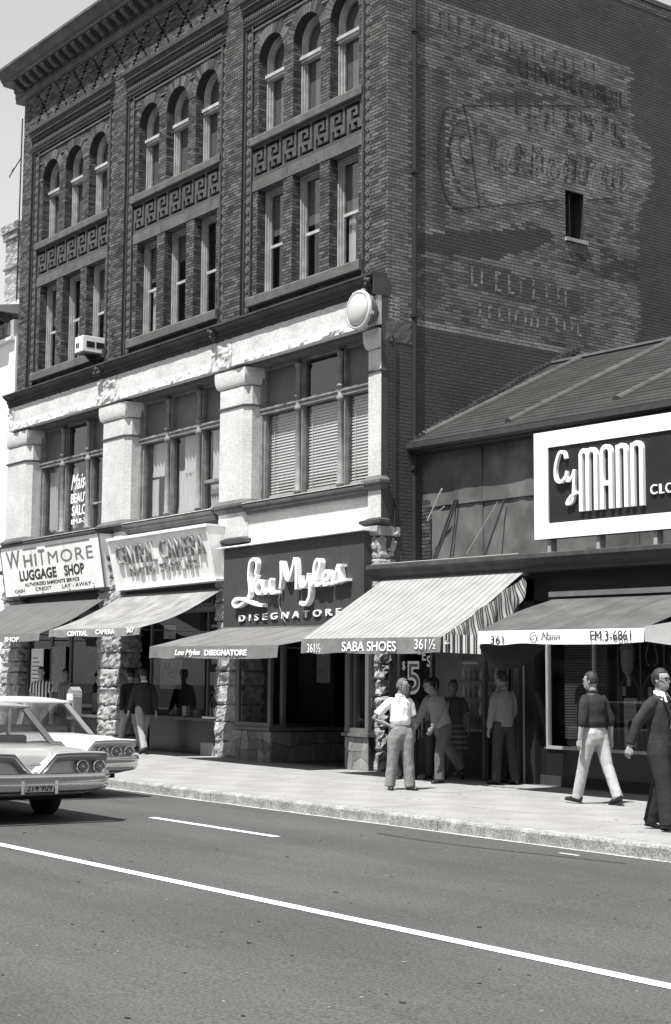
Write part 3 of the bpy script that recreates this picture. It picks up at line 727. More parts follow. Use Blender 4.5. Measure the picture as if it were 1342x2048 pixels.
# --- second-floor windows: turned colonnettes, transom bar, fixed lights
M_blind = mat('blind_slat', .8, .6, .06, 3); M_curt = mat('curtain_cloth', .72, .95, .10, 3, stretch=(4, 1, .5))
for i, (a, b) in enumerate(OPEN):
    wl = (b - a) / 3; f = MB(); y = .24; cols = [a + wl, a + 2 * wl + .05]
    f.box(a, a + .07, y - .03, y + .16, 5.24, 8.15); f.box(a + .072, a + .13, y + .02, y + .16, 5.24, 8.15); f.box(b - .13, b, y, y + .16, 5.24, 8.15)
    f.box(a, b, y - .01, y + .15, 5.24, 5.36); f.box(a, b, y - .04, y + .15, 7.12, 7.26); f.box(a, b, y - .065, y + .1, 7.20, 7.235); f.box(a, b, y, y + .15, 8.05, 8.16)
    for x in cols: f.box(x - .1, x - .065, y + .0, y + .16, 5.3, 8.1); f.box(x + .065, x + .1, y + .0, y + .16, 5.3, 8.1); f.box(x - .064, x + .064, y + .05, y + .16, 5.3, 8.1)
    wo = f.build('storey_window', M_frame2, bb)
    for x in cols:
        cm = MB().lathe([(.075, 5.27), (.075, 5.36), (.09, 5.38), (.09, 5.41), (.062, 5.43), (.058, 6.2), (.055, 7.0), (.075, 7.03), (.085, 7.06), (.085, 7.10), (.06, 7.12), (.055, 7.28), (.085, 7.30), (.085, 7.33), (.05, 7.36), (.05, 7.9), (.08, 7.95), (.08, 8.0)], (x, y - .03, 0), 2, 12)
        cm.build('colonnette', M_frame2, wo, smooth=True)
    ed = [a + .13, cols[0] - .1, cols[0] + .1, cols[1] - .1, cols[1] + .1, b - .13]
    for q in range(3):
        x0, x1 = ed[2 * q], ed[2 * q + 1]
        MB().box(x0, x1, y + .09, y + .093, 5.36, 7.12).build('pane', M_glass, wo)
        up = M_glass if (i, q) in ((2, 1), (0, 1)) else mat('painted_pane', .13, .5, .2, 3, spec=.5, dirt=.2)
        MB().box(x0, x1, y + .09, y + .093, 7.26, 8.05).build('upper_pane', up, wo)
        if i == 2:
            z = 5.44; s0 = None; nb = 0
            while z < 7.08:
                if s0 is None:
                    s0 = MB().add([(x0 + .02, y + .15, -.026), (x1 - .02, y + .15, -.026), (x1 - .02, y + .175, .024), (x0 + .02, y + .175, .024), (x0 + .02, y + .151, -.0275), (x1 - .02, y + .151, -.0275), (x1 - .02, y + .176, .0225), (x0 + .02, y + .176, .0225)], [(0, 1, 2, 3), (7, 6, 5, 4), (0, 4, 5, 1), (2, 6, 7, 3)]).build('slat', M_blind, wo); s0.location.z = z
                else: copy_to(s0, (0, 0, z), wo)
                z += .060
            for xx in (x0 + .16, x1 - .2): MB().box(xx - .008, xx + .008, y + .135, y + .14, 5.42, 7.1).build('blind_tape', M_blind, wo)
            MB().box(x0, x1, y + .13, y + .19, 5.39, 5.43).build('bottom_rail', M_blind, wo)
        else:
            def cur(x0_, x1_, z0_, z1_, amp=.03, fr=40):
                MB().grid(lambda u, v: (x0_ + (x1_ - x0_) * u, y + .2 + amp * math.sin(u * fr + 2 * math.sin(v * 2)) * (1 - .3 * v), z0_ + (z1_ - z0_) * v + .03 * math.sin(u * 37) * (1 - v)), 60, 8).build('curtain', M_curt, wo, smooth=True)
            if i == 1:
                if q == 0: cur(x0 + .1, x1, 6.35, 7.1); cur(x0 + .1, x0 + .42, 5.42, 6.28, .02, 22)
                elif q == 1: cur(x0 + .25, x1, 6.3, 7.12); cur(x0 + .02, x1 - .02, 5.4, 6.36)
                else: cur(x0 + .1, x1, 6.0, 7.1); cur(x0 + .05, x0 + .7, 5.4, 5.9)
            else:
                if q == 0: cur(x0 + .05, x0 + .42, 5.5, 7.0, .04, 26)
                elif q == 1: cur(x0 + .05, x0 + .30, 5.5, 7.0, .03, 20)
                else: cur(x0 + .3, x0 + .6, 5.7, 7.0, .03, 20); MB().box(x0, x1, y + .05, y + .12, 5.95, 6.0).build('sash_rail', M_frame2, wo)
        if i == 1 and q == 2: MB().box(x0, x1, y + .05, y + .12, 5.93, 6.0).build('sash_rail', M_frame2, wo)
    if i == 0:
        W_ = mat('window_letter', .85, .7)
        x0, x1 = ed[2], ed[3]
        text('lettering', 'Maison', W_, wo, x0 + .15, x1 + .15, 6.42, 6.80, (0, y + .083, 0), depth=.004, shear=.35, bold=.01)
        text('lettering', 'BEAUTY', W_, wo, x0 + .15, x1 + .1, 6.08, 6.32, (0, y + .083, 0), depth=.004, bold=.02)
        text('lettering', 'SALON', W_, wo, x0 + .22, x1 + .1, 5.76, 6.02, (0, y + .083, 0), depth=.004, bold=.02)
        text('lettering', 'EM.8-364', W_, wo, x0 + .2, x1 + .1, 5.56, 5.68, (0, y + .083, 0), depth=.004, bold=.02)
# worn wall lettering on the side wall
GX = XR + .006
GL = ghostmat('ghost_light', .30, .40, 7); GD = ghostmat('ghost_dark', .055, .50, 8)
def ghost(s, y0, y1, z0, z1, m, tilt=0.0, **k):
    return text('painted_letters', s, m, wall_o, y0, y1, z0, z1, (GX, 0, 0), U=(0, 1, 0), V=(0, 0, 1), depth=.002, **k)
for s, y0, y1, z0, z1, m in (('E', 3.55, 3.95, 12.75, 13.1, GD), ('L', 4.1, 4.5, 12.8, 13.25, GD), ('E', 4.62, 5.0, 12.9, 13.35, GD), ('Y', 5.1, 5.75, 12.9, 13.5, GD), ("'S", 5.85, 6.5, 12.95, 13.5, GD)): ghost(s, y0, y1, z0, z1, m, bold=.03)
ghost('C', 1.5, 2.3, 11.15, 12.6, GD, bold=-.03); ghost('C', 1.75, 2.15, 11.7, 12.3, GD)
for i, ch in enumerate('ormaniun'): ghost(ch, 2.75 + i * .47, 3.13 + i * .47, 11.75 + .03 * i, 12.4 + .03 * i, GD if i % 3 else GL, bold=.03, shear=.2)
for i in range(9): ghost('NMUINHINL'[i], 3.6 + i * .34, 3.88 + i * .34, 13.85, 14.2, GD, bold=.02)

def ghost_stroke(pts, wdt, m, k=8):
    mb = MB(); p = smooth_path(pts, k); vs = []; n = len(p)
    for i in range(n):
        a = p[max(i - 1, 0)]; b = p[min(i + 1, n - 1)]; l = math.hypot(b[0] - a[0], b[1] - a[1]) or 1; nx, nn = -(b[1] - a[1]) / l * wdt / 2, (b[0] - a[0]) / l * wdt / 2
        vs += [(GX + .002, p[i][0] + nx, p[i][1] + nn), (GX + .002, p[i][0] - nx, p[i][1] - nn)]
    mb.add(vs, [(2 * i, 2 * i + 1, 2 * i + 3, 2 * i + 2) for i in range(n - 1)]); return mb.build('painted_rule', m, wall_o, recalc=False)
GD2 = ghostmat('ghost_rule', .05, .8, 7)
ghost_stroke([(1.75, 12.75), (1.4, 12.6), (1.25, 11.9), (1.35, 11.1), (1.6, 10.75), (1.9, 10.72)], .05, GD2)
ghost_stroke([(1.9, 12.2), (1.6, 12.15), (1.45, 11.7)], .05, GD2)
ghost_stroke([(1.9, 12.85), (2.05, 12.3), (2.2, 11.4), (2.3, 10.85)], .04, GD2)
ghost_stroke([(1.6, 10.7), (3.2, 11.1), (4.5, 11.45)], .04, GD2, 4); ghost_stroke([(5.3, 11.6), (6.4, 11.88)], .04, GD2, 4)
ghost_stroke([(1.85, 12.82), (4.8, 13.52), (6.3, 13.80)], .05, GD2, 4)

# remains of script and block rows: loops and stems only, the words are lost
GL3 = ghostmat('ghost_script', .34, .62, 6); GD3 = ghostmat('ghost_stem', .05, .60, 6)
for i in range(10):
    y0 = 2.55 + i * .40; zc = 11.85 + .035 * i; h_ = .30 if i % 3 else .52
    ghost_stroke([(y0, zc - .1), (y0 + .10, zc + h_), (y0 + .20, zc + h_ * .8), (y0 + .12, zc), (y0 + .24, zc - .12), (y0 + .38, zc + .05)], .055, GL3 if i % 2 else GD3, 6)
ghost_stroke([(1.55, 12.35), (1.8, 12.75), (2.15, 12.6), (2.2, 12.25)], .10, GD3); ghost_stroke([(1.5, 11.9), (1.7, 11.2), (2.1, 11.0), (2.5, 11.25)], .09, GD3)
for r_, (za, zb, ya, yb, pit) in enumerate(((14.28, 14.62, 1.0, 5.6, .24), (13.84, 14.2, 3.4, 6.5, .22), (9.26, 9.66, 2.1, 5.0, .26), (8.68, 8.95, 2.3, 5.2, .2), (12.95, 13.35, 2.6, 6.2, .30))):
    y = ya
    while y < yb:
        q = random.random(); m_ = GD3 if r_ in (0, 1, 4) else GL3; sl_ = .05 * (y - ya) if r_ == 4 else 0
        ghost_stroke([(y, za + sl_), (y + .01, (za + zb) / 2 + sl_), (y, zb + sl_)], .06, m_, 2)
        if q < .45: ghost_stroke([(y, zb - .03 + sl_), (y + pit * .5, zb - .03 + sl_)], .05, m_, 2)
        if q > .3 and q < .8: ghost_stroke([(y, za + .03 + sl_), (y + pit * .55, za + .03 + sl_)], .05, m_, 2)
        y += pit * random.uniform(.8, 1.5)
# ================================================================== low shop building on the right
M_roof = mat('asphalt_shingle', .034, .95, .2, 3, .3, 60, fine=.3, fscale=70, dirt=.2, dscale=1.5)
M_hip = mat('hip_tile', .078, .9, .2, 5, .2, 40, dirt=.2)
M_tin = mat('weathered_tin', .13, .6, .35, 1.6, .1, 20, stretch=(1, 1, .5), dirt=.45, dscale=1.8, spec=.4)
M_blk = mat('black_paint', .02, .5, .2, 4); M_woodd = mat('dark_wood', .06, .6, .25, 5, stretch=(1, 1, .2)); M_grey = mat('grey_trim', .13, .6, .2, 5, stretch=(1, 1, .3))
lb = thing('low_shop_building', 'low shop building with shingled roof and patched tin wall above a dark ledge', 'building')
XE = 13.0
# roof plane climbing away from the street
def rf(x, y): return 6.03 + (y - .55) * .535 + gz(x)
ry = lambda x: 4.2
rm = MB(); n = 26
for i in range(n):
    xa = .10 + (XE - .1) * i / n; xb = .10 + (XE - .1) * (i + 1) / n
    rm.add([(xa, .5, rf(xa, .5)), (xb, .5, rf(xb, .5)), (xb, ry(xb), rf(xb, ry(xb))), (xa, ry(xa), rf(xa, ry(xa)))], [(0, 1, 2, 3)])
roof = rm.build('roof_deck', M_roof, lb)
# shingle courses: long thin butts, one per course
c = 0; y = .52
while y < 4.05:
    sm = MB(); x = .10
    xs = .1
    while xs < XE and False: pass
    x0 = .10
    if x0 < XE:
        segs = int((XE - x0) / .95) + 1; pts = []
        for q in range(segs + 1):
            xx = x0 + (XE - x0) * q / segs; dz = random.uniform(.004, .016)
            pts += [(xx, y - .012, rf(xx, y) + dz), (xx, y + .17, rf(xx, y + .17) + .002), (xx, y - .012, rf(xx, y) - .01)]
        sm.add(pts, [(3 * q, 3 * q + 3, 3 * q + 4, 3 * q + 1) for q in range(segs)] + [(3 * q, 3 * q + 2, 3 * q + 5, 3 * q + 3) for q in range(segs)])
        sm.build('shingle_course', M_roof, roof)
    y += .165
def hip(xa_, y0, y1):
    p0 = None; L = math.hypot(y1 - y0, (y1 - y0) * .535); n = int(L / .33)
    for k in range(n):
        ya = y0 + (y1 - y0) * k / n; yb = y0 + (y1 - y0) * (k + 1.12) / n
        def ring(y, r, x0=None):
            x0 = xa_ + .25 * (y - y0)
            return [(x0 + r * math.cos(math.pi * q / 8), y - .25 * r * math.sin(math.pi * q / 8), rf(x0, y) + .012 + r * .8 * math.sin(math.pi * q / 8)) for q in range(9)] + [(x0, y, rf(x0, y) - .02)]
        MB().loft([ring(ya, .088), ring(yb, .078)]).build('hip_tile', M_hip, roof)
hip(.15, .80, 4.2); hip(2.55, .72, 4.2); hip(4.88, .95, 4.2); hip(7.3, .8, 4.2)
MB().loft([[(x_, 4.2 + .10 * math.cos(a_), rf(x_, 4.2) + .07 * math.sin(a_)) for a_ in np.linspace(0, 6.283, 9)[:-1]] for x_ in (.12, XE)]).build('ridge_roll', M_hip, roof)
rk = MB(); 
for k in range(40):
    y = .6 + 4.3 * k / 40; rk.box(.085, .2 + random.uniform(0, .06), y, y + .12, rf(.1, y) - .01, rf(.1, y) + .10 + random.uniform(-.01, .03))
rk.build('roof_flashing', mat('tar_flashing', .05, .8, .4, 8, .5, 20), lb)
g_ = MB(True).prism([(.46, 5.99), (.46, 5.90), (.52, 5.86), (.60, 5.86), (.60, 5.99)], 0, .06, XE); g_.build('gutter', mat('gutter_iron', .04, .5, .3, 6, spec=.5), lb)
box('eave_soffit', M_blk, lb, .08, XE, .55, 1.0, 5.80, 5.99, slope=True)
box('upper_wall_core', M_blk, lb, .085, XE, .90, 1.1, 3.6, 6.0, slope=True)
box('rear_mass', M_blk, lb, .3, XE, 1.1, 9.0, -.2, 5.9, slope=True) if False else None
# tin sheets, each one bent and streaked a little differently
xs = [.09, 1.02, 1.72, 2.62, 3.3, 4.3, 5.4, 6.6, 8.0, 9.5, 11, XE]
for r_, (za, zb) in enumerate(((3.72, 4.86), (4.82, 5.92))):
    for i in range(len(xs) - 1):
        a, b = xs[i] - .02, xs[i + 1] + .03; sd = i * 3.1 + r_ * 17
        oy = .86 - .012 * (i % 2) - .02 * r_
        MB(True).grid(lambda u, v: (a + (b - a) * u, oy + .02 * nz3(u * 2 + sd, v * 2, 0, 1, 2) - (.015 if v == 0 else 0), za + (zb - za) * v + .01 * nz3(u * 2, sd, 0, 1, 1)), 8, 6).build('tin_sheet', M_tin, lb, smooth=True)
# ledge over the shopfronts
MB(True).prism([(.9, 3.70), (-.42, 3.68), (-.50, 3.665), (-.50, 3.60), (-.46, 3.56), (-.44, 3.50), (-.36, 3.44), (-.36, 3.40), (.9, 3.40)], 0, .10, XE).build('ledge', mat('ledge_paint', .07, .6, .3, 4, dirt=.3, dscale=3), lb)
MB(True).prism([(.88, 3.80), (-.38, 3.705), (-.40, 3.69), (.88, 3.69)], 0, .12, 3.95).build('ledge_roofing', mat('roll_roofing', .20, .9, .2, 3, fine=.2), lb)
box('fascia_board', M_blk, lb, .12, XE, -.05, .3, 2.95, 3.42, slope=True)
# shop interiors
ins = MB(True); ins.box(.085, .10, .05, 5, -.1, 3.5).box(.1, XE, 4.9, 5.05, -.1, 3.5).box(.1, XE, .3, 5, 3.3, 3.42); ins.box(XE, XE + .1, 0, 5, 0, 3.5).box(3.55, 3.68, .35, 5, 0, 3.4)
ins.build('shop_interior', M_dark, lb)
sheet('shop_floor', mat('shop_floor', .09, .8, .2, 2), .1, XE, -.1, 4.9, .006, lb)
# corner brick stub beside the tin wall
SB2 = []; ST2 = []
for (a, b, za, zb, k) in courses(.09, .34, 3.85, 4.95): SB2.append(((0, .835, 0), (1, 0, 0), (0, -1, 0), a, b, za, zb, .013)); ST2.append(random.uniform(0, .6))
boxes_mesh('brick_stub', SB2, ST2, M_brk, lb, 'stuff'); box('stub_core', M_mort, lb, .09, .335, .834, .90, 3.8, 4.96)
# posts carrying the big sign, leaning iron rods
for x in (4.38, 5.45, 6.62, 7.8, 9.0): box('sign_post', mat('post_wood', .3, .9, .2, 4), lb, x - .035, x + .035, -.12, .02, 3.68, 3.96, slope=True)
M_rod = mat('iron_rod', .03, .5); M_rodl = mat('bright_conduit', .42, .4)
for (p, q, m, l) in (((.80, .50, 3.80), (1.05, .80, 4.90), M_rod, 'first dark rod leaning on tin wall, near the brick side'), ((.87, .50, 3.80), (1.12, .80, 4.90), M_rod, 'second dark rod leaning on tin wall, close beside another'), ((2.17, .50, 3.80), (2.36, .80, 4.80), M_rod, 'single dark rod leaning on tin wall nearest the big white sign')):
    o = MB().tube([(p[0], p[1], p[2] + gz(p[0])), (q[0], q[1], q[2] + gz(q[0]))], .018, 8).build('iron_rod', m); tag(o, l, 'rod', 'rods leaning on the tin wall')
tag(MB().tube([(.50, .62, 4.53), (.98, .55, 5.06)], .016, 8).tube([(.50, .62, 4.53), (.93, .66, 4.76)], .009, 6).build('bent_conduit', M_rodl), 'bright bent conduit sticking out beside the brick corner above the ledge', 'conduit')
tag(MB().tube([(1.75, .45, 3.82), (2.3, .70, 4.72)], .004, 5).build('guy_wire', mat('wire', .45, .5)), 'thin pale wire slanting up the tin wall', 'wire')

# ================================================================== pale neighbour on the far left
nb = thing('white_building', 'white rendered building with bracketed eave beyond the brick block', 'building')
M_rend = mat('white_render', .80, .9, .06, 1.2)
box('wall', M_rend, nb, -32, -15.56, .0, 9, 0, 10.78)
box('frieze', mat('frieze_grey', .35, .85, .2, 4), nb, -32, -15.62, -.04, .3, 10.72, 11.25)
for i in range(24): MB().box(-15.95 - i * .36 - .13, -15.95 - i * .36 + .13, -.10, -.03, 10.86, 11.14).build('frieze_panel', mat('frieze_dark', .16, .85, .2, 4), nb)
box('frieze_moulding', M_rend, nb, -32, -15.60, -.14, .1, 10.70, 10.77)
for i in range(28): MB().prism([(.0, 11.22), (-.18, 11.25), (-.42, 11.36), (-.5, 11.47), (0, 11.47)], 0, -16.0 - i * .36 - .07, -16.0 - i * .36 + .07).build('eave_bracket', M_trim, nb)
MB().prism([(.3, 11.47), (-.62, 11.47), (-.66, 11.52), (-.66, 11.58), (2.5, 12.15), (2.5, 11.47)], 0, -32, -15.80).build('eave_roof', mat('eave_grey', .30, .9, .2, 3), nb)
box('gable', mat('gable_render', .52, .9, .08, 2), nb, -32, -15.55, 1.0, 8, 10.7, 12.35)
ch = thing('chimney', 'square brick chimney with corbelled cap beyond the brick block', 'chimney')
cb_ = []; ct_ = []
M_ch = brickmat('chimney_brick', .16, .48); cx0, cx1, cy0, cy1 = -20.62, -19.80, 2.0, 2.8
def chpart(name, o, z0, z1):
    q = []; t = []
    for (a, b, za, zb, k) in courses(cx0 - o, cx1 + o, z0, z1): q.append(((0, cy0 - o, 0), (1, 0, 0), (0, -1, 0), a, b, za, zb, .01)); t.append(random.random())
    for (a, b, za, zb, k) in courses(cy0 - o, cy1 + o, z0, z1): q.append(((cx1 + o, 0, 0), (0, 1, 0), (1, 0, 0), a, b, za, zb, .01)); t.append(random.random())
    boxes_mesh(name, q, t, M_ch, ch, 'stuff'); box(name + '_core', mat('chimney_mortar', .2, .95), ch, cx0 - o + .002, cx1 + o - .002, cy0 - o + .002, cy1 + o - .002, z0, z1)
chpart('shaft', 0, 11.5, 14.85); chpart('cap', .07, 14.85, 15.05); chpart('cap_course', .13, 15.05, 15.3); chpart('belt', .06, 13.95, 14.02)
tag(MB().tube([(-17.70, 1.0, 12.3), (-17.66, 1.0, 17.6)], .022, 6).tube([(-18.4, 1.0, 16.1), (-17.67, 1.0, 16.45)], .018, 6).tube([(-18.4, 1.0, 16.05), (-18.15, 1.0, 16.3)], .01, 6).build('roof_mast', M_rod), 'thin dark mast with side bracket left of the brick block', 'mast')

# ================================================================== lamp and air conditioner
lp = thing('round_lamp', 'large round white floodlight bolted to the corner of the pale stone band', 'lamp', (-.16, -.15, 8.43))
M_lampw = mat('lamp_enamel', .52, .3, .04, 3, spec=.6, coat=.4); M_lampd = mat('lamp_housing', .14, .5, .2, 6)
MB().lathe([(.10, .0), (.22, -.03), (.30, -.16), (.33, -.27), (.33, -.30), (.0, -.30)], (0, 0, 0), 1, 28).build('housing', M_lampd, lp, smooth=True)
MB().lathe([(.33, -.29), (.365, -.30), (.375, -.33), (.365, -.36), (.33, -.375), (.31, -.36), (.31, -.30)], (0, 0, 0), 1, 32).build('rim', M_lampw, lp, smooth=True)
MB().lathe([(.31, -.34), (.29, -.385), (.22, -.42), (.12, -.445), (.02, -.45)], (0, 0, 0), 1, 32).build('lens', M_lampw, lp, smooth=True)
for k in range(8):
    a = 2 * math.pi * k / 8 + .3; MB().box(-.02, .02, -.34, -.27, -.03, .03).build('clip', M_rodl, lp).location = (.37 * math.sin(a), 0, .37 * math.cos(a))
MB().tube([(0, 0, -.1), (.03, .02, -.2), (.05, .05, -.28)], .05, 8).box(-.12, .12, -.02, .06, -.35, .28).build('bracket', M_lampd, lp)
ac = thing('air_conditioner', 'small white window air conditioner on the third-floor sill', 'air conditioner', (-11.0, -.2, 9.5))
box('casing', mat('ac_enamel', .80, .4, .05, 4), ac, -.2, .2, -.34, .3, 0, .38, bevel=.01)
for (x, w_2) in ((-.14, .07), (-.05, .07)): box('grille', M_blk, ac, x, x + w_2, -.345, -.339, .1, .22)
for y0 in (-.24, .02): box('side_grille', M_blk, ac, .199, .205, y0, y0 + .22, .1, .25)
box('base_tray', M_grey, ac, -.21, .21, -.35, .3, -.03, -.001); MB().prism([(-.2, -.03), (.1, -.03), (.1, -.3)], 0, -.03, .03).build('bracket', M_blk, ac)

# ================================================================== signs
M_signw = mat('sign_white', .88, .5, .04, 2, dirt=.08, dscale=2); M_char = mat('sign_charcoal', .055, .55, .15, 2.5, stretch=(6, 1, .3)); M_let = mat('letter_white', .86, .4, .03, 3); M_grl = mat('letter_grey', .17, .6, .1, 3); M_bl = mat('letter_black', .03, .6, .1, 3)
def slanted(yb, yt, zb, zt):
    d = Vector((0, yt - yb, zt - zb)); return d.length, d.normalized()
# luggage shop sign
sg = thing('shop_sign', 'white luggage shop signboard with grey and black lettering, leftmost over the shops', 'sign')
L_, V_ = slanted(-.30, -.50, 3.83, 5.06)
MB().prism([(-.30, 3.83), (-.50, 5.06), (-.1, 5.06), (-.1, 3.83)], 0, -15.05, -9.9).build('board', M_signw, sg)
MB().prism([(-.53, 5.065), (-.53, 5.10), (-.02, 5.16), (-.02, 5.065)], 0, -15.1, -9.82).build('top_ledge', M_blk, sg)
MB().prism([(-.29, 3.80), (-.29, 3.825), (-.1, 3.825), (-.1, 3.80)], 0, -15.05, -9.9).build('bottom_rail', M_grey, sg); MB().prism([(-.28, 3.82), (-.49, 5.06), (-.515, 5.06), (-.31, 3.82)], 0, -9.9, -9.87).build('end_trim', M_grey, sg); MB().prism([(-.28, 3.82), (-.49, 5.06), (-.515, 5.06), (-.31, 3.82)], 0, -15.08, -15.05).build('end_trim', M_grey, sg)
def st(s, m, x0, x1, v0, v1, par, yb, zb, V, dep=.004, off=.002, **k):
    Nn = Vector((1, 0, 0)).cross(V); return text('lettering', s, m, par, x0, x1, v0, v1, tuple(Vector((0, yb, zb)) + Nn * off), V=tuple(V), depth=dep, **k)
st('W', M_grl, -14.78, -14.0, .70, 1.14, sg, -.3, 3.83, V_, bold=.015); st('HI', M_grl, -13.82, -13.12, .70, 1.00, sg, -.3, 3.83, V_, bold=.015, spacing=1.15); st('T', M_grl, -13.0, -12.66, .70, 1.08, sg, -.3, 3.83, V_, bold=.015); st('MORE', M_grl, -12.5, -10.25, .70, 1.00, sg, -.3, 3.83, V_, bold=0, spacing=1.15)
for x0, x1 in ((-13.8, -13.05), (-12.6, -10.35)): st('I', M_grl, x0, x1, 1.12, 1.155, sg, -.3, 3.83, V_)
st('LUGGAGE', M_bl, -14.14, -12.15, .36, .62, sg, -.3, 3.83, V_, bold=.03); st('SHOP', M_bl, -11.75, -10.75, .36, .62, sg, -.3, 3.83, V_, bold=.03)
st('AUTHORIZED SAMSONITE SERVICE', M_bl, -13.9, -11.05, .215, .30, sg, -.3, 3.83, V_, bold=.01); st('CASH', M_bl, -14.5, -13.95, .08, .16, sg, -.3, 3.83, V_); st('CREDIT', M_bl, -13.35, -12.5, .08, .165, sg, -.3, 3.83, V_); st('LAY - AWAY -', M_bl, -11.95, -10.35, .08, .17, sg, -.3, 3.83, V_)
for x in (-14.3, -13.0, -11.6, -10.4): st('.', M_blk, x, x + .05, .01, .045, sg, -.3, 3.83, V_)
for x in (-13.35, -11.63): MB().prism([(-.302, 3.84), (-.502, 5.05), (-.5035, 5.05), (-.3035, 3.84)], 0, x, x + .008).build('panel_joint', M_grey, sg)
# photo shop sign
sg = thing('shop_sign', 'white photo shop sign box leaning out, with raised grey block letters', 'sign')
L_, V_ = slanted(-.30, -.55, 3.75, 4.82)
MB().prism([(-.30, 3.75), (-.55, 4.82), (-.05, 4.82), (-.05, 3.75)], 0, -9.30, -5.12).build('box', M_signw, sg)
for x0, x1 in ((-9.30, -9.25), (-5.17, -5.12)): MB().prism([(-.302, 3.75), (-.552, 4.82), (-.59, 4.82), (-.34, 3.75)], 0, x0, x1).build('rim', M_signw, sg)
MB().prism([(-.555, 4.825), (-.61, 4.81), (-.61, 4.87), (-.05, 4.87), (-.05, 4.825)], 0, -9.32, -5.10).build('rim', M_signw, sg)
MB().prism([(-.25, 3.70), (-.36, 3.70), (-.36, 3.748), (-.05, 3.748), (-.05, 3.70)], 0, -9.25, -5.08).build('rim', M_signw, sg)
M_cl = mat('raised_letter', .27, .5, .15, 4)
st('CENTRAL', M_cl, -9.0, -7.33, .52, .95, sg, -.3, 3.75, V_, dep=.06, off=0, bold=-.006, spacing=1.2); st('CAMERA', M_cl, -7.12, -5.35, .53, .96, sg, -.3, 3.75, V_, dep=.06, off=0, bold=-.006, spacing=1.2)
st('PHOTO', M_cl, -8.55, -7.5, .24, .44, sg, -.3, 3.75, V_, dep=.04, off=0, bold=-.004, spacing=1.2); st('SUPPLIES', M_cl, -7.25, -5.75, .26, .46, sg, -.3, 3.75, V_, dep=.04, off=0, bold=-.004, spacing=1.2)
# designer shop sign
sg = thing('shop_sign', 'dark grey shop sign box with raised white handwritten letters, in the middle', 'sign')
bo = box('box', M_char, sg, -4.83, -.16, -.33, -.06, 2.66, 4.33)
for i in range(66): 
    x = -4.83 + 4.67 * (i + .5) / 66; MB().box(x - .032, x + .032, -.3345, -.33, 2.68, 4.32).build('board_strip', M_char, bo)
MB().prism([(-.05, 4.335), (-.44, 4.335), (-.44, 4.355), (-.05, 4.43)], 0, -4.98, -.1).build('top_ledge', M_signw, sg)
MB().box(-4.83, -.16, -.40, -.337, 2.64, 2.665).build('bottom_lip', M_grey, sg)
S_ = [[(-3.56, 3.72), (-3.50, 3.95), (-3.60, 4.04), (-3.74, 3.97), (-3.77, 3.7), (-3.72, 3.42), (-3.78, 3.28), (-3.98, 3.17), (-4.2, 3.12), (-4.31, 3.19), (-4.2, 3.27), (-3.95, 3.26), (-3.7, 3.19), (-3.45, 3.13), (-3.22, 3.10)],
      [(-3.50, 3.72), (-3.60, 3.55), (-3.62, 3.38)], [(-3.40, 3.60), (-3.52, 3.48), (-3.46, 3.36), (-3.33, 3.36), (-3.27, 3.48), (-3.35, 3.58), (-3.42, 3.58)],
      [(-3.22, 3.60), (-3.24, 3.42), (-3.15, 3.34), (-3.05, 3.42), (-3.0, 3.60), (-3.0, 3.40), (-2.92, 3.33), (-2.76, 3.35)],
      [(-2.68, 3.40), (-2.64, 3.60), (-2.65, 3.94)], [(-2.62, 3.92), (-2.52, 3.70), (-2.40, 3.55), (-2.28, 3.72), (-2.18, 3.97)], [(-2.16, 3.95), (-2.13, 3.7), (-2.13, 3.36)],
      [(-2.02, 3.62), (-2.0, 3.46), (-1.90, 3.40), (-1.78, 3.48), (-1.72, 3.64)], [(-1.73, 3.62), (-1.68, 3.40), (-1.70, 3.18), (-1.84, 3.06), (-1.99, 3.10)],
      [(-1.62, 3.42), (-1.44, 3.60), (-1.36, 3.82), (-1.45, 3.88), (-1.53, 3.75), (-1.52, 3.50), (-1.42, 3.40), (-1.28, 3.44)],
      [(-1.26, 3.48), (-1.10, 3.52), (-1.08, 3.62), (-1.18, 3.64), (-1.26, 3.52), (-1.20, 3.40), (-1.06, 3.42)], [(-.98, 3.45), (-.86, 3.60), (-.78, 3.73), (-.74, 3.58), (-.74, 3.46), (-.84, 3.42)], [(-.82, 3.73), (-.66, 3.73)], [(-.98, 3.42), (-.75, 3.44), (-.51, 3.46)]]
for i, s in enumerate(S_): ribbon(MB(), s, .062 if i not in (12, 13) else .05, -.335, -.43 - .003 * i).build('letter_stroke', M_let, sg)
text('lettering', 'DISEGNATORE', M_let, sg, -4.2, -.82, 2.82, 2.95, (0, -.337, 0), depth=.035, bold=.004, spacing=1.7)
tag(MB().tube([(-2.42, -.50, 3.5), (-2.5, -.52, 3.35), (-2.62, -.5, 3.2), (-2.66, -.45, 3.05), (-2.6, -.43, 2.9), (-2.55, -.40, 2.75)], .007, 5).build('loose_wire', mat('wire', .45, .5)), 'thin loose wire hanging across the handwritten letters of the dark sign', 'wire')
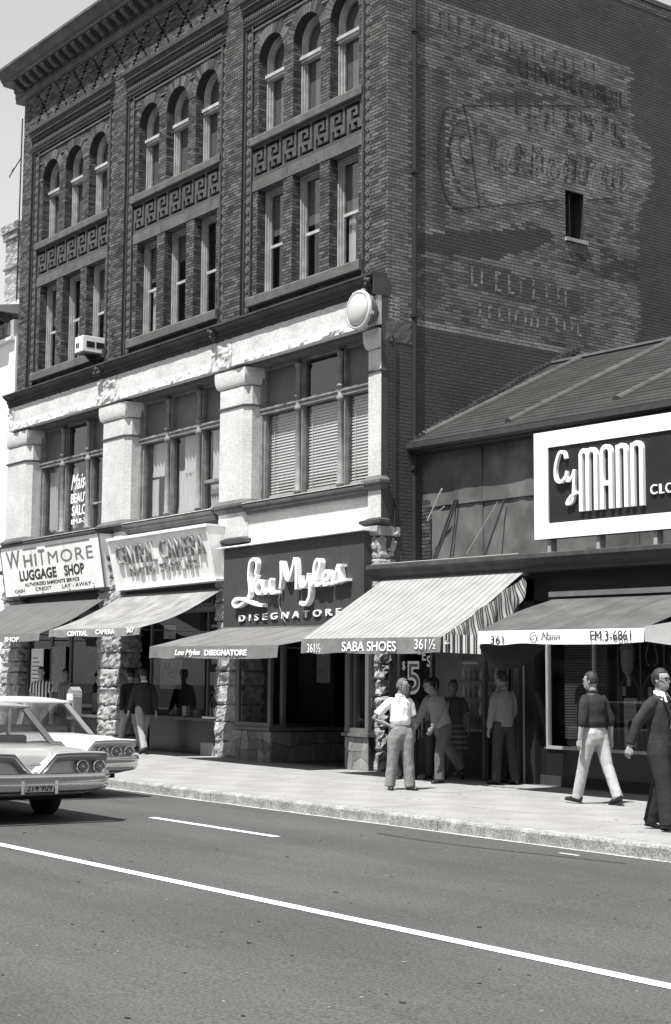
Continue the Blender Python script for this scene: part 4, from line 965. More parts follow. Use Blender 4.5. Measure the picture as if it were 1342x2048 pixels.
# clothes shop sign
sg = thing('shop_sign', 'big dark sign with thick white border and tall white letters on the roof ledge', 'sign')
XS = 9.3
MB(True).box(4.1, XS, -.14, .0, 3.925, 5.66).build('board', M_blk, sg)
MB(True).box(4.1, 4.41, -.17, -.141, 3.925, 5.66).box(8.99, XS, -.17, -.141, 3.925, 5.66).box(4.411, 8.989, -.17, -.141, 5.40, 5.66).box(4.411, 8.989, -.17, -.141, 3.925, 4.17).build('border', mat('sign_border', .88, .4, .02, 2), sg)
def deco(segs, wdt=.074):
    mb = MB(True)
    for s in segs: ribbon(mb, s, wdt, -.142, -.195, smooth=False, step=.0008)
    return mb.build('letter', M_let, sg)
def arc(x0, x1, z, n=8): c = (x0 + x1) / 2; r = (x1 - x0) / 2; return [(c - r * math.cos(math.pi * k / n), z + r * math.sin(math.pi * k / n)) for k in range(n + 1)]
zb, zt = 4.31, 5.28
x = 5.165; deco([[(x, zb), (x, zt - .07)] + arc(x, x + .15, zt - .09)[1:] + [(x + .15, zb)], [(x + .158, zt - .075)] + arc(x + .15, x + .325, zt - .10)[2:] + [(x + .325, zb)]])
x = 5.615; deco([[(x, zb)] + arc(x, x + .19, zt - .095) + [(x + .19, zb)], [(x, zb + .4), (x + .19, zb + .4)]])
x = 5.95; deco([[(x, zb)] + [(x, zt)], [(x, zt - .04)] + arc(x, x + .17, zt - .10)[2:] + [(x + .17, zb)]])
x = 6.25; deco([[(x, zb)] + [(x, zt)], [(x, zt - .04)] + arc(x, x + .18, zt - .10)[2:] + [(x + .18, zb)]])
for s in ([(4.84, 5.18), (4.80, 5.28), (4.70, 5.28), (4.62, 5.10), (4.61, 4.92), (4.66, 4.83), (4.76, 4.82), (4.86, 4.90)], [(4.86, 4.98), (4.84, 4.86), (4.90, 4.82), (4.98, 4.88), (5.03, 4.98)], [(5.03, 4.98), (5.01, 4.75), (4.99, 4.52), (4.93, 4.46), (4.86, 4.46), (4.95, 4.56), (5.08, 4.62)]): ribbon(MB(True), s, .05, -.142, -.195, step=.0004).build('letter', M_let, sg)
text('lettering', 'CLOTHES', M_let, sg, 6.58, 7.60, 4.46, 4.61, (0, -.142, 0), depth=.03, bold=0, spacing=1.25, slope=True)

# ================================================================== awnings
def awning(label, x0, x1, ytop, ztop, yf, zf, zv, mtop, mval, sag=.05, skew=0.0, xt0=None, xt1=None, wave=.022, slope=True, right_curl=0.0):
    xt0 = x0 if xt0 is None else xt0; xt1 = x1 if xt1 is None else xt1
    cx = (x0 + x1) / 2
    a = thing('awning', label, 'awning', group='canvas awnings over the shopfronts')
    def top(u, v, th=0):
        xa = xt0 + (xt1 - xt0) * u; xb = x0 + (x1 - x0) * u; x = xa + (xb - xa) * v
        y = ytop + (yf - ytop) * v; z = ztop + (zf - ztop) * v - sag * math.sin(math.pi * v) + wave * math.sin(u * 9 + 3 * v) * math.sin(math.pi * v)
        return (x, y, z + right_curl * (u ** 6) * math.sin(math.pi * v) - th)
    mb = MB(slope); nu, nv = 30, 12
    mb.grid(lambda u, v: top(u, v), nu, nv); mb.grid(lambda u, v: top(u, v, .006), nu, nv)
    mb.build('canvas', mtop, a, smooth=True, recalc=False)
    vb = MB(slope)
    vb.grid(lambda u, v: (x0 + (x1 - x0) * u, yf - .005 + .011 * math.sin(u * 23 + 2 * math.sin(u * 7)) * v - .012 * v, zf + .002 + (zv - zf) * v + .012 * math.sin(u * 17 + 3 * math.sin(u * 5)) * v), 40, 4)
    vb.grid(lambda u, v: (x0 + (x1 - x0) * u, yf + .001 + .011 * math.sin(u * 23 + 2 * math.sin(u * 7)) * v - .012 * v, zf + .002 + (zv - zf) * v + .012 * math.sin(u * 17 + 3 * math.sin(u * 5)) * v), 40, 4)
    vb.build('valance', mval, a, smooth=True, recalc=False)
    for q in range(1, int((x1 - x0) / .95) + 1):
        u_ = q / (int((x1 - x0) / .95) + 1); MB(slope).tube([tuple(Vector(top(u_, v_ / 10)) + Vector((0, 0, .002))) for v_ in range(11)], .004, 4).build('seam', mtop, a)
    fr = MB(slope).tube([(x0 + .02, yf + .03, zf - .03), (x1 - .02, yf + .03, zf - .03)], .018, 6); fr.build('front_bar', M_rod, a)
    for x, xt in ((x0 + .04, xt0 + .04), (x1 - .04, xt1 - .04)): MB(slope).tube([(x, yf + .03, zf - .035), (xt, ytop + .02, zf - .05)], .015, 6).build('arm', M_rod, a)
    MB(slope).tube([(xt0, ytop + .05, ztop - .02), (xt1, ytop + .05, ztop - .02)], .05, 8).build('roller', M_grey, a)
    return a
C_mid = mat('awning_canvas_grey', .11, .95, .10, 2.5, .1, 60, dirt=.12, dscale=2); C_light = mat('awning_canvas_light', .25, .95, .14, 2.5, .1, 50, dirt=.25, dscale=2.5); C_med = mat('awning_canvas_mid', .155, .95, .12, 2.5, .1, 50, dirt=.15, dscale=2.2)
C_val = mat('valance_grey', .17, .95, .12, 5, dirt=.12, dscale=4); C_white = mat('valance_white', .82, .9, .05, 3)
C_str = stripemat('awning_stripes', .21, .33, .155, 0, .42, True); C_sval = mat('valance_brown', .19, .95, .15, 5, dirt=.2, dscale=4)
def vt(par, s, x0, x1, z0, z1, y, m=M_let, **k): return text('lettering', s, m, par, x0, x1, z0 + gz(0) , z1, (0, y, 0), depth=.004, slope=True, **k)
def zr(x, z): return z - gz(x)
a = awning('plain grey canvas awning of the luggage shop, far left', -14.95, -10.1, -.22, zr(-12.5, 3.58), -1.8, zr(-10.5, 2.73), zr(-10.5, 2.55), C_mid, C_val)
vt(a, 'WHITMORE LUGGAGE', -14.8, -12.35, zr(-12, 2.57), zr(-12, 2.67), -1.828, bold=.03); vt(a, 'SHOP', -11.85, -11.1, zr(-11.3, 2.56), zr(-11.3, 2.67), -1.828, bold=.03)
a = awning('pale weathered canvas awning of the photo shop with ragged valance', -9.25, -5.29, -.22, zr(-7.2, 3.55), -2.0, zr(-7.2, 2.72), zr(-7.2, 2.56), C_light, C_light, sag=.10, xt0=-9.25, xt1=-5.08, right_curl=.02)
vt(a, 'CENTRAL', -8.35, -7.45, zr(-7.9, 2.59), zr(-7.9, 2.70), -2.028, bold=.03); vt(a, 'CAMERA', -7.1, -6.3, zr(-6.7, 2.59), zr(-6.7, 2.70), -2.028, bold=.03); vt(a, '367', -5.8, -5.5, zr(-5.6, 2.59), zr(-5.6, 2.70), -2.028, bold=.03)
a = awning('grey canvas awning under the dark handwritten sign', -4.82, -.40, -.36, zr(-2.6, 2.66), -2.05, zr(-2.6, 2.25), zr(-2.6, 2.02), C_med, C_val, sag=.02)
vt(a, 'Lou Myles', -3.84, -2.92, zr(-3.3, 2.06), zr(-3.3, 2.20), -2.078, shear=.3, bold=.02); vt(a, 'DISEGNATORE', -2.77, -1.35, zr(-2, 2.06), zr(-2, 2.17), -2.078, bold=.04)
a = awning('light striped canvas awning of the shoe shop', .30, 3.97, -.36, zr(2, 3.37), -2.05, zr(2, 2.27), zr(2, 2.02), C_str, C_sval, sag=.03, xt0=.42, xt1=4.07)
vt(a, '361½', .50, .88, zr(.7, 2.06), zr(.7, 2.21), -2.078); vt(a, 'SABA SHOES', 1.48, 2.90, zr(2.2, 2.05), zr(2.2, 2.21), -2.078, bold=.01); vt(a, '361½', 3.36, 3.86, zr(3.6, 2.05), zr(3.6, 2.21), -2.078)
C_s2 = stripemat('side_curtain_stripes', .55, .04, .15, 0, .28, True)
def curt(u, v):   # bunched side curtain hanging from the awning's right edge
    yt = -.4 + (-1.65) * u; zt_ = zr(4, 3.28) + (zr(4, 2.25) - zr(4, 3.28)) * u; dl = .10 + .55 * math.sin(math.pi * (1 - u) * .9) * (1 - u * .35)
    return (4.06 - .08 * u + .06 * math.sin(u * 34) * v + .10 * v, yt + .04 * math.sin(u * 20 + 4 * v), zt_ - .04 - dl * v * .9)
mb = MB(True); mb.grid(curt, 60, 8); sc_ = mb.build('side_curtain', stripemat('side_curtain_cloth', .34, .05, .095, 1, .4, True), a, smooth=True)
mb = MB(True); mb.grid(lambda u, v: (3.98 + .84 * u, -2.02 + .5 * u * .3 + .02 * math.sin(u * 30), zr(4.3, 2.27) - .28 * v - .03 * u), 30, 3); mb.build('valance_return', C_s2, a, smooth=True)
a = awning('dark-topped awning with white lettered valance at the clothes shop, far right', 4.83, 8.12, -.30, zr(6.4, 2.83), -2.05, zr(6.4, 2.265), zr(6.4, 2.065), mat('awning_canvas_dusty', .10, .95, .2, 2.0, dirt=.3, dscale=2.4), C_white, sag=-.02, xt0=4.65, xt1=8.05)
vt(a, '361', 5.12, 5.40, zr(5.3, 2.09), zr(5.3, 2.21), -2.078, m=M_bl); vt(a, 'Cy Mann', 5.95, 6.56, zr(6.2, 2.08), zr(6.2, 2.24), -2.078, m=M_bl, shear=.3, bold=-.01); vt(a, 'FM.3-6861', 7.15, 7.90, zr(7.5, 2.08), zr(7.5, 2.22), -2.078, m=M_bl)
mb = MB(True); mb.add([(8.12, -2.05, zr(8, 2.26)), (8.12, -2.05, zr(8, 2.06)), (8.10, -.9, zr(8, 1.98)), (8.08, -.4, zr(8, 2.35)), (8.08, -.35, zr(8, 2.5))], [(0, 1, 2, 3, 4)]); mb.build('end_flap', C_white, a)
mb = MB(True); mb.grid(lambda u, v: (4.84 + .02 * math.sin(9 * v), -2.05 + 1.6 * u, zr(5, 2.26) + .45 * u - (.22 + .5 * math.sin(math.pi * u) ** .6) * v), 14, 5); mb.build('end_flap', mat('flap_dark', .06, .95, .2, 4), a, smooth=True)
box('awning_hood', M_grey, a, 4.6, 8.15, -.36, -.28, zr(6.4, 2.86), zr(6.4, 2.94), slope=True)

# ================================================================== across the street, behind the viewpoint: added unseen to close the street, cut sky fill and darken the panes
for i, (x0, x1, h, l) in enumerate(((-45, -8, 11.5, 'added dark brick terrace across the street opposite the photo shop, unseen, cuts sky light and darkens panes'), (-7.6, 20, 13.5, 'added tall dark brick block across the street, unseen, cuts sky light and darkens panes'), (20.4, 60, 10.5, 'added low dark brick row across the street behind the viewpoint, unseen, cuts sky light and darkens panes'))):
    ob = thing('added_opposite_building', l, 'building', (0, 0, 0), group='added unseen buildings across the street')
    box('wall', mat('opposite_brick', .10, .9, .2, 1.5), ob, x0, x1, -40, -24.5, -.6, h)
    box('cornice', M_trim, ob, x0 - .2, x1 + .2, -25, -24.1, h - .5, h + .02)
    n = int((x1 - x0) / 2.6)
    for r_ in range(2):
        for q in range(n):
            x = x0 + (x1 - x0) * (q + .5) / n; z = 4.6 + r_ * 3.4
            box('window', M_shade, ob, x - .55, x + .55, -24.49, -24.44, z, z + 1.9)
    box('shop_band', mat('opposite_shops', .14, .7, .3, .5), ob, x0 + .3, x1 - .3, -24.49, -24.4, .4, 3.2)
box('opposite_pavement', concrete, None, -60, 60, -24.5, -20.2, -.3, .0, slope=True)['kind'] = 'structure'
# ================================================================== shopfronts of the brick block
gf = thing('shopfront_row', 'dark recessed shop windows with stone bulkheads along the foot of the brick block', 'shopfront')
sheet('shop_floor', mat('entry_floor', .08, .85, .2, 3), XL + .1, XR - .05, -.08, 5.0, .006, gf)
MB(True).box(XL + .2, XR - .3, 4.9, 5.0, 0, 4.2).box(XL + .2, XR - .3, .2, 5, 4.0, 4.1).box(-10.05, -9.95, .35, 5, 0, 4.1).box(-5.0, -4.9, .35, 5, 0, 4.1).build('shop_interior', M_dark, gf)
M_fl = [mat('flagstone_%s' % k, v, .9, .25, 6, .4, 30) for k, v in (('pale', .26), ('mid', .20), ('dark', .15))]
M_wood = mat('shop_frame_wood', .12, .55, .25, 5, stretch=(1, 1, .25), spec=.4)
# rock-faced piers at street level, one block per course
def rough_pier(a, b, y0, y1, zt, seed):
    z = gz((a + b) / 2) - .02; k = 0
    while z < zt - .05:
        h = min(random.uniform(.24, .44), zt - z)
        if zt - z - h < .15: h = zt - z
        dx = random.uniform(-.03, .03)
        rock('rough_block', M_rock, gf, a + dx, b + dx * .5, y0 + random.uniform(-.03, .02), y1, z + .002, z + h - .002, amp=.055, n=(12, 6, 7), seed=seed + k * 3.7, sc=7)
        z += h; k += 1
rough_pier(-15.6, -14.5, -.15, .4, 4.42, 1); rough_pier(-10.45, -9.35, -.16, .42, 4.42, 20); rough_pier(-5.45, -4.42, -.12, .42, 4.42, 40); rough_pier(-.30, XR, -.13, .30, 4.42, 60)
for (a, b) in ((-10.5, -9.3), (-.34, XR + .02)):
    MB().prism([(.3, 4.25), (-.18, 4.25), (-.24, 4.32), (-.24, 4.42), (.3, 4.42)], 0, a, b).build('pier_cap', M_rock, gf)
box('boulder_base', M_rock, gf, -.2, XR + .02, -.02, .6, 4.1, 4.2) if False else None
# --- a run of irregular flags facing a bulkhead
def flags(x0, x1, y, z0, z1, n, m, axis='x', back=.03):
    P = [[(x0 + (x1 - x0) * (i + (random.uniform(-.36, .36) if 0 < i < n else 0)) / n, z0 + (z1 - z0) * (j + (random.uniform(-.38, .38) if 0 < j < m else 0)) / m) for j in range(m + 1)] for i in range(n + 1)]
    for i in range(n):
        for j in range(m):
            q = [P[i][j], P[i + 1][j], P[i + 1][j + 1], P[i][j + 1]]; c = (sum(p[0] for p in q) / 4, sum(p[1] for p in q) / 4)
            q = [(c[0] + (p[0] - c[0]) * .955 + random.uniform(-.008, .008), c[1] + (p[1] - c[1]) * .955) for p in q]
            pr = random.uniform(.0, .015)
            mb = MB(True)
            if axis == 'x': mb.prism(q, 1, y - .012 - pr, y + back)
            else: mb.prism(q, 0, y - back, y + .012 + pr)
            mb.build('flagstone', random.choice(M_fl), gf)
# designer shop: two window bays either side of a deep entry
YF_ = -.30
for (a, b) in ((-4.40, -3.15), (-.76, -.06)):
    box('bulkhead', M_mort, gf, a, b, YF_ + .02, .6, -.02, .60, slope=True); flags(a, b, YF_ + .02, .0, .59, 5 if b - a > 1 else 3, 3)
    f = MB(True).box(a - .04, b + .04, YF_ - .05, YF_ + .25, .60, .66).box(a, b, YF_ - .01, YF_ + .06, .66, .75).box(a, a + .13, YF_, YF_ + .07, .75, 2.6).box(b - .10, b, YF_, YF_ + .07, .75, 2.6).box(a, b, YF_, YF_ + .07, 2.5, 2.68)
    wo = f.build('shop_window', M_wood, gf)
    MB(True).add([(a + .13, YF_ + .03, .75), (b - .1, YF_ + .03, .75), (b - .1, YF_ + .03, 2.5), (a + .13, YF_ + .03, 2.5)], [(0, 1, 2, 3)]).build('pane', M_glassd, wo)
    box('window_back', M_dark, wo, a, b, 1.25, 1.3, .6, 2.7, slope=True); box('display_floor', mat('display_floor', .12, .8), wo, a, b, YF_ + .07, 1.3, .60, .72, slope=True)
box('head_board', M_blk, gf, -4.40, -.06, YF_ + .02, .5, 2.62, 2.75, slope=True); box('store_ceiling', M_blk, gf, -4.4, -.06, -.28, 2.2, 2.7, 2.8, slope=True)
# entry sides
for x, s in ((-3.15, 1), (-.80, -1)):
    box('entry_bulkhead', M_mort, gf, x - (.05 if s > 0 else 0), x + (0 if s > 0 else .05), YF_ + .6, 1.9, 0, .60, slope=True)
    MB(True).box(x - .05, x + .05, YF_ + .26, YF_ + .34, .6, 2.7).box(x - .05, x + .05, 1.8, 1.9, .6, 2.7).box(x - .06, x + .06, YF_ + .25, 1.9, .6, .67).build('entry_frame', M_wood, gf)
    MB(True).add([(x, YF_ + .3, .67), (x, 1.85, .67), (x, 1.85, 2.7), (x, YF_ + .3, 2.7)], [(0, 1, 2, 3)]).build('entry_pane', M_glassd, gf)
flags(-.28, 1.85, -3.15, 0, .58, 6, 2, axis='y')
d = MB(True).box(-2.55, -2.45, 1.88, 1.96, 0, 2.3).box(-1.55, -1.45, 1.88, 1.96, 0, 2.3).box(-2.45, -1.55, 1.88, 1.96, 2.2, 2.3).box(-2.45, -1.55, 1.88, 1.96, 0, .25).box(-3.15, -2.55, 1.9, 1.96, 0, 2.7).box(-1.45, -.8, 1.9, 1.96, 0, 2.7).build('door', M_woodd, gf)
MB(True).add([(-2.45, 1.92, .25), (-1.55, 1.92, .25), (-1.55, 1.92, 2.2), (-2.45, 1.92, 2.2)], [(0, 1, 2, 3)]).build('door_pane', M_glassd, d)
tag(box('price_poster', mat('poster_paper', .16, .9, .3, 7), None, -3.06, -2.62, .75, .757, 1.55, 2.35, slope=True), 'grey price poster hanging inside the designer shop entry', 'poster')
# display: hat-and-cloth forms in the right-hand bay
sh = tag(MB(True).ell((-.50, .25, .86), (.10, .16, .06)).ell((-.46, .10, .84), (.06, .10, .09)).build('display_shoes', M_signw, smooth=True), 'pale shoes on the floor of the right bay of the designer shop', 'shoes')
sh.modifiers.new('r', 'REMESH').mode = 'VOXEL'; sh.modifiers['r'].voxel_size = .012
st_ = thing('garment_stand', 'hanging dark garment on a stand in the right bay of the designer shop', 'garment', (-.35, .55, gz(-.35)))
MB().tube([(0, 0, .72), (0, 0, 1.85)], .012, 6).lathe([(.14, .72), (.14, .74), (.02, .76)], (0, 0, 0), 2, 12).build('stand', M_rodl, st_)
MB().tube([(-.2, 0, 1.80), (-.05, 0, 1.87), (.05, 0, 1.87), (.2, 0, 1.80)], .012, 6).build('hanger', M_grey, st_)
MB().loft([[(r * math.cos(2 * math.pi * k / 16), .45 * r * math.sin(2 * math.pi * k / 16), z) for k in range(16)] for r, z in ((.02, 1.88), (.17, 1.80), (.21, 1.72), (.20, 1.4), (.22, 1.05))]).build('jacket', mat('garment', .10, .95, .2, 6), st_, smooth=True)
# --- photo shop
a, b, y = -8.45, -5.52, .10
box('bulkhead', mat('black_glass_tile', .018, .25, .1, 3, spec=.5), gf, a, b, y + .02, .5, -.02, .70, slope=True)
f = MB(True).box(a, b + .02, y - .06, y + .3, .70, .76).box(a, a + .05, y, y + .06, .76, 3.0).box(b - .05, b, y, y + .06, .76, 3.0).box(a, b, y, y + .06, 3.0, 3.10).box(a + 2.35, a + 2.39, y, y + .06, .76, 3.0)
wo = f.build('shop_window', M_grey, gf); MB(True).add([(a + .05, y + .03, .76), (b - .05, y + .03, .76), (b - .05, y + .03, 3.0), (a + .05, y + .03, 3.0)], [(0, 1, 2, 3)]).build('pane', M_glassd, wo)
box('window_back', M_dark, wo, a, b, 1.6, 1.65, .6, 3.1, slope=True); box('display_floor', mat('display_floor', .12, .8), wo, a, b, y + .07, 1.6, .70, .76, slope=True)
box('head_panel', M_blk, gf, -9.35, b + .02, -.02, .3, 3.10, 4.0, slope=True)
text('lettering', 'Sound-', mat('letter_dim', .28, .6), gf, -6.35, -5.62, 3.13 - .1, 3.36 - .1, (0, -.022, 0), depth=.003, slope=True) 
box('sill_ledge', M_signw, gf, -5.95, -5.45, -.10, .12, .765, .80, slope=True); box('plinth', mat('plinth_pale', .42, .9, .1, 4), gf, -5.98, -5.50, -.10, .10, 0, .26, slope=True)
box('tube_light', M_let, gf, -7.2, -5.6, .9, .96, 2.72, 2.77, slope=True)
for (x0, x1, z0, z1, s, l) in ((-7.35, -6.35, 2.12, 2.42, 'Visitas Cal.', 'small lettered card high in the photo shop window'), (-8.2, -7.3, 1.35, 2.0, 'Mel', 'large pale lettered card in the photo shop window')):
    p = thing('window_card', l, 'card'); box('card', mat('card_stock', .22, .9, .08, 4), p, x0, x1, y + .12, y + .125, z0 - .0, z1, slope=True)
    text('lettering', s, M_bl, p, x0 + .06, x0 + .62 * (x1 - x0) + .2, z0 + .35 * (z1 - z0), z1 - .06, (0, y + .118, 0), depth=.002, slope=True, shear=.3)
for (x, yy, h, l) in ((-6.45, .5, .62, 'camera on a small tripod in the photo shop window'), (-6.0, .8, .50, 'second camera tripod in the photo shop window, at its right end')):
    t = thing('camera_tripod', l, 'tripod', (x, yy, gz(x) + .76))
    for k in range(3): an = 2.1 * k + .3; MB().tube([(.16 * math.cos(an), .16 * math.sin(an), 0), (0, 0, h * .72)], .010, 6).build('leg', M_rodl, t)
    box('camera_body', M_grl, t, -.07, .07, -.03, .03, h * .74, h * .74 + .10, bevel=.008); MB().lathe([(.03, -.03), (.032, -.09), (.026, -.09)], (0, 0, h * .79), 1, 12).build('camera_lens', M_blk, t)
for k, (x, yy, dx, dz) in enumerate(((-7.55, .45, .16, .22), (-7.30, .55, .14, .16), (-7.0, .4, .12, .14), (-6.75, .6, .10, .2), (-7.8, .4, .1, .18))):
    tag(box('film_box', (M_signw, M_grl, M_cl)[k % 3], None, x - dx / 2, x + dx / 2, yy, yy + .1, .762, .762 + dz, slope=True, bevel=.004), ('white', 'dark grey', 'mid grey', 'second white', 'second dark grey')[k] + ' goods box on the floor of the photo shop window', 'box')
ent = box('entry_back', M_woodd, gf, -9.35, -8.45, 1.4, 1.5, 0, 3.1, slope=True)
# --- luggage shop
a, b, y = -14.45, -10.5, .05
box('bulkhead', M_grey, gf, a, b, y + .02, .5, -.02, .62, slope=True); box('sill_ledge', mat('sill_pale', .5, .8), gf, -12.1, b, y - .12, y + .2, .64, .70, slope=True)
f = MB(True).box(a, a + .06, y, y + .06, .7, 3.1).box(b - .05, b, y, y + .06, .7, 3.1).box(-13.2, -13.1, y, y + .06, .7, 3.1).box(-12.2, -12.1, y, y + .06, .7, 3.1).box(a, b, y, y + .06, 3.0, 3.15)
wo = f.build('shop_window', M_grey, gf); MB(True).add([(a + .05, y + .03, .7), (b - .05, y + .03, .7), (b - .05, y + .03, 3.0), (a + .05, y + .03, 3.0)], [(0, 1, 2, 3)]).build('pane', M_glassd, wo)
box('window_back', mat('display_back', .09, .9, .2, 2), wo, a, b, 1.2, 1.25, .6, 3.1, slope=True); box('head_panel', M_blk, gf, a, b, .0, .3, 3.15, 4.0, slope=True)
for k, (x, z, w2, h2, rot) in enumerate(((-11.9, 2.35, .45, .32, -.25), (-11.75, 1.85, .45, .36, -.2), (-11.85, 1.4, .42, .3, -.1), (-10.95, 2.2, .30, .36, .1))):
    o = MB().box(-w2 / 2 - .03, w2 / 2 + .03, -.002, .0, -h2 / 2 - .03, h2 / 2 + .03).build('picture_mount', M_cl, None); o.location = (x, .42, gz(x) + z); o.rotation_euler = (0, rot, 0); o.name = 'picture_mount'
    tag(o, ('topmost tilted dark panel', 'middle tilted dark panel', 'lowest tilted dark panel', 'separate dark panel at the right')[k] + ' in the luggage shop window', 'picture')
    MB().box(-w2 / 2, w2 / 2, -.02, -.003, -h2 / 2, h2 / 2).build('panel', M_blk, o)
p = tag(box('price_list', M_signw, None, -14.0, -13.35, -.06, -.05, .75, 2.25, slope=True), 'tall white price list at the far left edge by the luggage shop', 'poster')
for k in range(12): box('print_line', M_grl, p, -13.92, -13.45 - .1 * (k % 3), -.064, -.061, .9 + k * .10, .93 + k * .10, slope=True)
tag(box('window_poster', mat('poster_grey', .3, .9, .35, 9), None, -13.0, -12.3, .0, .006, 1.2, 2.3, slope=True), 'mottled grey poster in the luggage shop window behind the striped shirt', 'poster')

# ================================================================== shoe shop and clothes shop
s2 = thing('shoe_shopfront', 'shoe shop window with painted price and dim shelves of small goods', 'shopfront')
y = .14
box('back_board', mat('shoe_shop_wall', .42, .9, .2, 2), s2, .3, 3.4, .95, 1.0, .5, 3.3, slope=True); box('bulkhead', M_dark, s2, .3, 2.55, y + .02, y + .2, 0, .78, slope=True)
for k in range(3): box('shelf', M_cl, s2, 1.25, 3.0, .62, .94, 1.02 + .30 * k, 1.04 + .30 * k, slope=True)
k2 = 0; protos = []
for k in range(3):
    for x in np.arange(1.40, 3.0, .14):
        if k2 < 3: o = MB().lathe([(.035, 0), (.04, .01), (.04, .12), (.03, .16), (.014, .19), (.014, .23)], (0, 0, 0), 2, 10).build('bottle', (M_signw, mat('mid_bottle', .5, .4), mat('dim_bottle', .3, .4))[k2 % 3]); protos.append(o)
        else: o = copy_to(protos[k2 % 3], (0, 0, 0))
        o.location = (x + random.uniform(-.02, .02), .72, gz(x) + 1.042 + .30 * k); k2 += 1
        tag(o, 'small container standing on the shelves in the shoe shop window', 'container', 'containers on the shoe shop shelves')
for q in ((.26, .32, y - .03, y + .05, 0, 3.2), (1.16, 1.21, y - .03, y + .05, .78, 3.2), (2.52, 2.58, y - .03, y + .05, 0, 3.2), (3.42, 3.54, -.02, .12, 0, 3.3)): box('post', M_grey, s2, *q, slope=True)
MB(True).box(.30, 2.55, y - .04, y + .06, .78, .83).build('sill', M_grey, s2)
for (a, b) in ((.32, 1.16), (1.21, 2.52)): MB(True).add([(a, y + .01, .83), (b, y + .01, .83), (b, y + .01, 3.2), (a, y + .01, 3.2)], [(0, 1, 2, 3)]).build('pane', M_glassd, s2)
tx = mat('window_letter_dim', .85, .8); tx2 = mat('window_letter_grey', .12, .8)
text('lettering', '$', tx, s2, .36, .45, 1.80, 1.97, (0, y, 0), depth=.003, slope=True, bold=.02); text('lettering', '5', tx, s2, .48, .86, 1.38, 1.97, (0, y, 0), depth=.003, slope=True, bold=.05); text('lettering', '5', tx2, s2, .52, .83, 1.44, 1.92, (0, y - .006, 0), depth=.003, slope=True, bold=-.01)
for i, chh in enumerate('LADIES'): text('lettering', chh, tx, s2, .42 + .125 * i, .52 + .125 * i, 2.42 - .11 * i, 2.62 - .11 * i, (0, y, 0), depth=.003, slope=True, bold=.02)
for i, chh in enumerate('MIXED'): text('lettering', chh, tx2, s2, 1.45 + .29 * i, 1.69 + .29 * i, 2.06 - .01 * i, 2.36 - .01 * i, (0, y, 0), depth=.003, slope=True, bold=.05)
MB(True).prism([(1.55, 2.0), (1.95, 2.0), (1.88, 2.22), (1.62, 2.22)], 1, .5, .52).build('hanging_card', M_grl, s2); box('shade_strip', M_signw, s2, 1.6, 2.0, .49, .53, 1.93, 1.96, slope=True)
# mirror strip in the shoe shop door and stool
tag(box('leaning_mirror', mat('mirror', .8, .05, 0, 1, metal=1.0), None, 2.78, 3.12, .45, .47, 1.1, 2.25, slope=True), 'narrow mirror reflecting the street beside the shoe shop post', 'mirror')
# clothes shop window
c2 = thing('clothes_shopfront', 'black clothes shop window with thin pale frame, at the right edge', 'shopfront')
y = .08
box('bulkhead', mat('black_bulkhead', .014, .3, .1, 3, spec=.5), c2, 3.95, 8.8, y, .4, -.02, .58, slope=True); box('kickboard', M_dark, c2, 3.96, 8.8, y - .03, y - .002, .0, .16, slope=True)
box('door_post', M_blk, c2, 3.70, 3.95, -.05, .3, 0, 3.3, slope=True); box('post_trim', M_cl, c2, 3.69, 3.72, -.07, -.05, 0, 2.6, slope=True)
f = MB(True).box(4.10, 8.8, y - .03, y + .05, .58, .63).box(4.10, 4.145, y - .03, y + .05, .63, 2.75).box(5.12, 5.155, y - .02, y + .05, .63, 2.75).box(4.1, 8.8, y - .03, y + .05, 2.75, 2.8).build('window_frame', mat('frame_alu', .32, .4, .1, 5, spec=.6), c2)
MB(True).add([(4.145, y + .01, .63), (8.8, y + .01, .63), (8.8, y + .01, 2.75), (4.145, y + .01, 2.75)], [(0, 1, 2, 3)]).build('pane', M_glassd, c2)
bl = MB(True)
n_ = 0
s0 = box('window_slat', mat('dark_slat', .07, .7), c2, 4.18, 5.12, .40, .43, 0, .030); s0.location.z = .75 + gz(4.6)
for k in range(1, 46): copy_to(s0, (0, 0, .75 + gz(4.6) + k * .043), c2)
box('window_back', M_dark, c2, 3.95, 8.8, 1.5, 1.55, .3, 2.9, slope=True); box('display_floor', mat('display_floor', .12, .8), c2, 3.96, 8.8, y + .06, 1.5, .50, .60, slope=True)
ir = mat('wrought_iron_dim', .10, .5, .2, 8)
gr = thing('iron_screen', 'scrolled wrought iron screen with lantern inside the clothes shop window', 'screen', (0, 0, 0))
for x in (5.25, 5.72, 6.2, 6.7): MB(True).tube([(x, .5, .62), (x, .5, 2.75)], .013, 6).build('bar', ir, gr)
for cx_, sgn in ((5.48, 1), (5.95, 1), (6.45, 1)):
    for s_ in (-1, 1):
        MB(True).tube([(cx_ + s_ * .22 * (1 - t) + s_ * .1 * math.sin(t * 9) * t, .5, 2.7 - .75 * t + .06 * math.sin(t * 12)) for t in np.linspace(0, 1, 18)], .011, 6).build('scroll', ir, gr)
        MB(True).tube([(cx_ + s_ * .2 * math.sin(t * 3.1), .5, 1.2 + .6 * t) for t in np.linspace(0, 1, 12)], .009, 6).build('scroll', ir, gr)
lt = thing('hanging_lantern', 'dim glass lantern hanging in the clothes shop window', 'lantern', (5.5, .45, gz(5.5)))
MB().lathe([(.02, 2.35), (.10, 2.22), (.13, 2.16), (.11, 2.14), (.09, 1.85), (.05, 1.80), (.02, 1.74)], (0, 0, 0), 2, 8).build('body', mat('lantern_glass', .20, .3), lt); MB().tube([(0, 0, 2.35), (0, 0, 2.9)], .006, 5).build('chain', M_rod, lt)
